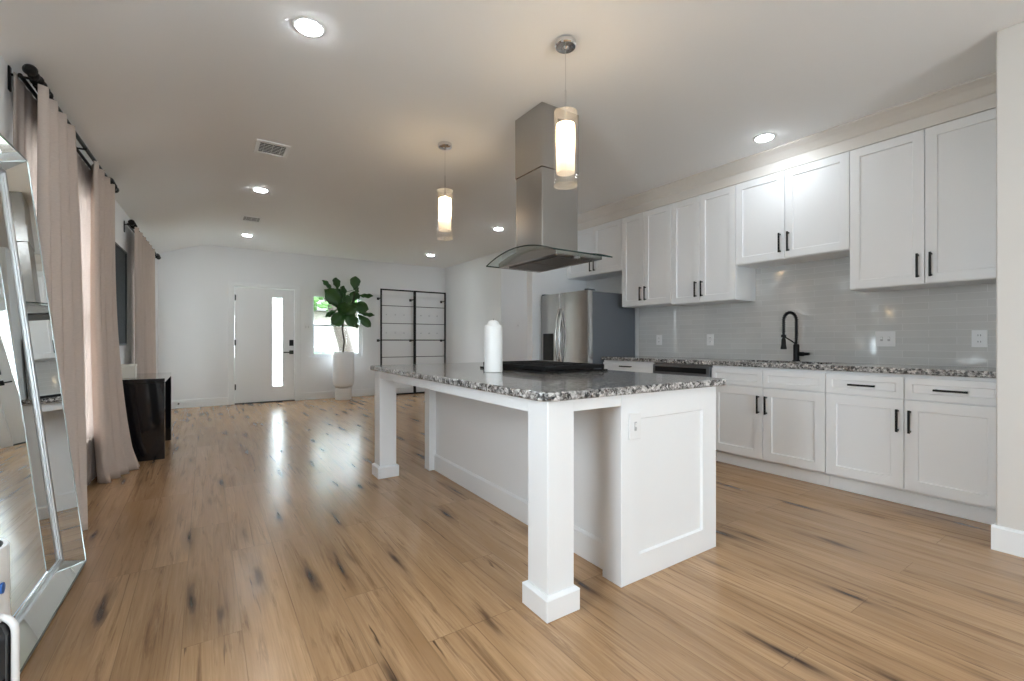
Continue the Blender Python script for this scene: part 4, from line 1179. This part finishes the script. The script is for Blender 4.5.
ck2 = [(MU0+bw+s2, bb_+s2), (MU1-bw-s2, bb_+s2), (MU1-bw-s2, MV-bw-s2), (MU0+bw+s2, MV-bw-s2)]
for i in range(4):
    m.tube([mp_m(*ck2[i], FD-rc+.003), mp_m(*ck2[(i+1) % 4], FD-rc+.003)], .004, 8)
obj('beaded_trim', m, 'bead', mr, smooth=60, label='silver beaded inner trim')

# ------------------------------------------------------------------ tower appliance at the left edge
ax, ay = -.50, 1.655
av = thing('air_purifier', (ax, ay, 0), 'white tower air purifier with dark side handle at the left edge', 'air purifier')
obj('tower_body', MB().lathe([(0, .012), (.085, .012), (.092, .02), (.092, .44), (.091, .445), (.0915, .448), (.0905, .585), (.088, .59), (.080, .59), (.076, .57), (0, .565)], ax, ay, 48), 'whiteplastic', av, smooth=35)
obj('top_grille', MB().lathe([(0, .566), (.0755, .571), (.077, .586), (.0795, .5905), (.0795, .5905), (0.05, .58), (0, .578)], ax, ay, 40), 'black', av, smooth=35, label='black top grille')
obj('base_ring', MB().lathe([(0, 0), (.105, 0), (.108, .006), (.1, .0115), (0, .0115)], ax, ay, 40), 'whiteplastic', av, smooth=35)
obj('indicator_mark', MB().lathe([(0, 0), (.013, 0), (.013, .006), (0, .006)], ax+.084, ay-.030, 20, 'x', .495), 'blue', av, label='round blue mark')
dirx, diry = math.cos(math.radians(-18)), math.sin(math.radians(-18))
m = MB(); hp = []
for i in range(13):
    t = i/12; a = PI/2*(1-t)
    hp.append((ax+dirx*(.075+.042*math.cos(a)), ay+diry*(.075+.042*math.cos(a)), .385+.042*math.sin(a)))
hp = hp+[(ax+dirx*.117, ay+diry*.117, z) for z in (.3, .2, .1, .03)]
m.tube(hp, .008, 10)
obj('side_handle', m, 'whiteplastic', av, smooth=60)
m = MB().prism([(.082, .03), (.109, .03), (.109, .385), (.101, .408), (.082, .418)], lambda r, z: (ax+dirx*r-diry*.018, ay+diry*r+dirx*.018, z), lambda r, z: (ax+dirx*r+diry*.018, ay+diry*r-dirx*.018, z))
obj('handle_panel', m, 'blackgloss', av, label='dark glossy panel')

# ------------------------------------------------------------------ daylight portals at the openings
portal('portal_added_rear', ((W4[0]+W4[1])/2, YF-.12, (W4[2]+W4[3])/2), (PI/2, 0, 0), W4[1]-W4[0], W4[3]-W4[2])
portal('portal_near_window', (XL(4.2)-.13, (W1[0]+W1[1])/2, (W1[2]+W1[3])/2), (0, -PI/2, 0), W1[3]-W1[2], W1[1]-W1[0])
portal('portal_far_window', (XL(7.8)-.13, (W2[0]+W2[1])/2, (W2[2]+W2[3])/2), (0, -PI/2, 0), W2[3]-W2[2], W2[1]-W2[0])
portal('portal_back_window', ((W3[0]+W3[1])/2, YB+.13, (W3[2]+W3[3])/2), (-PI/2, 0, 0), W3[1]-W3[0], W3[3]-W3[2])
portal('portal_door_lite', ((LT[0]+LT[1])/2, YB+.13, (LT[2]+LT[3])/2), (-PI/2, 0, 0), LT[1]-LT[0], LT[3]-LT[2])
portal('portal_added_side', (XL(1.0)-.13, (W5[0]+W5[1])/2, (W5[2]+W5[3])/2), (0, -PI/2, 0), W5[3]-W5[2], W5[1]-W5[0])
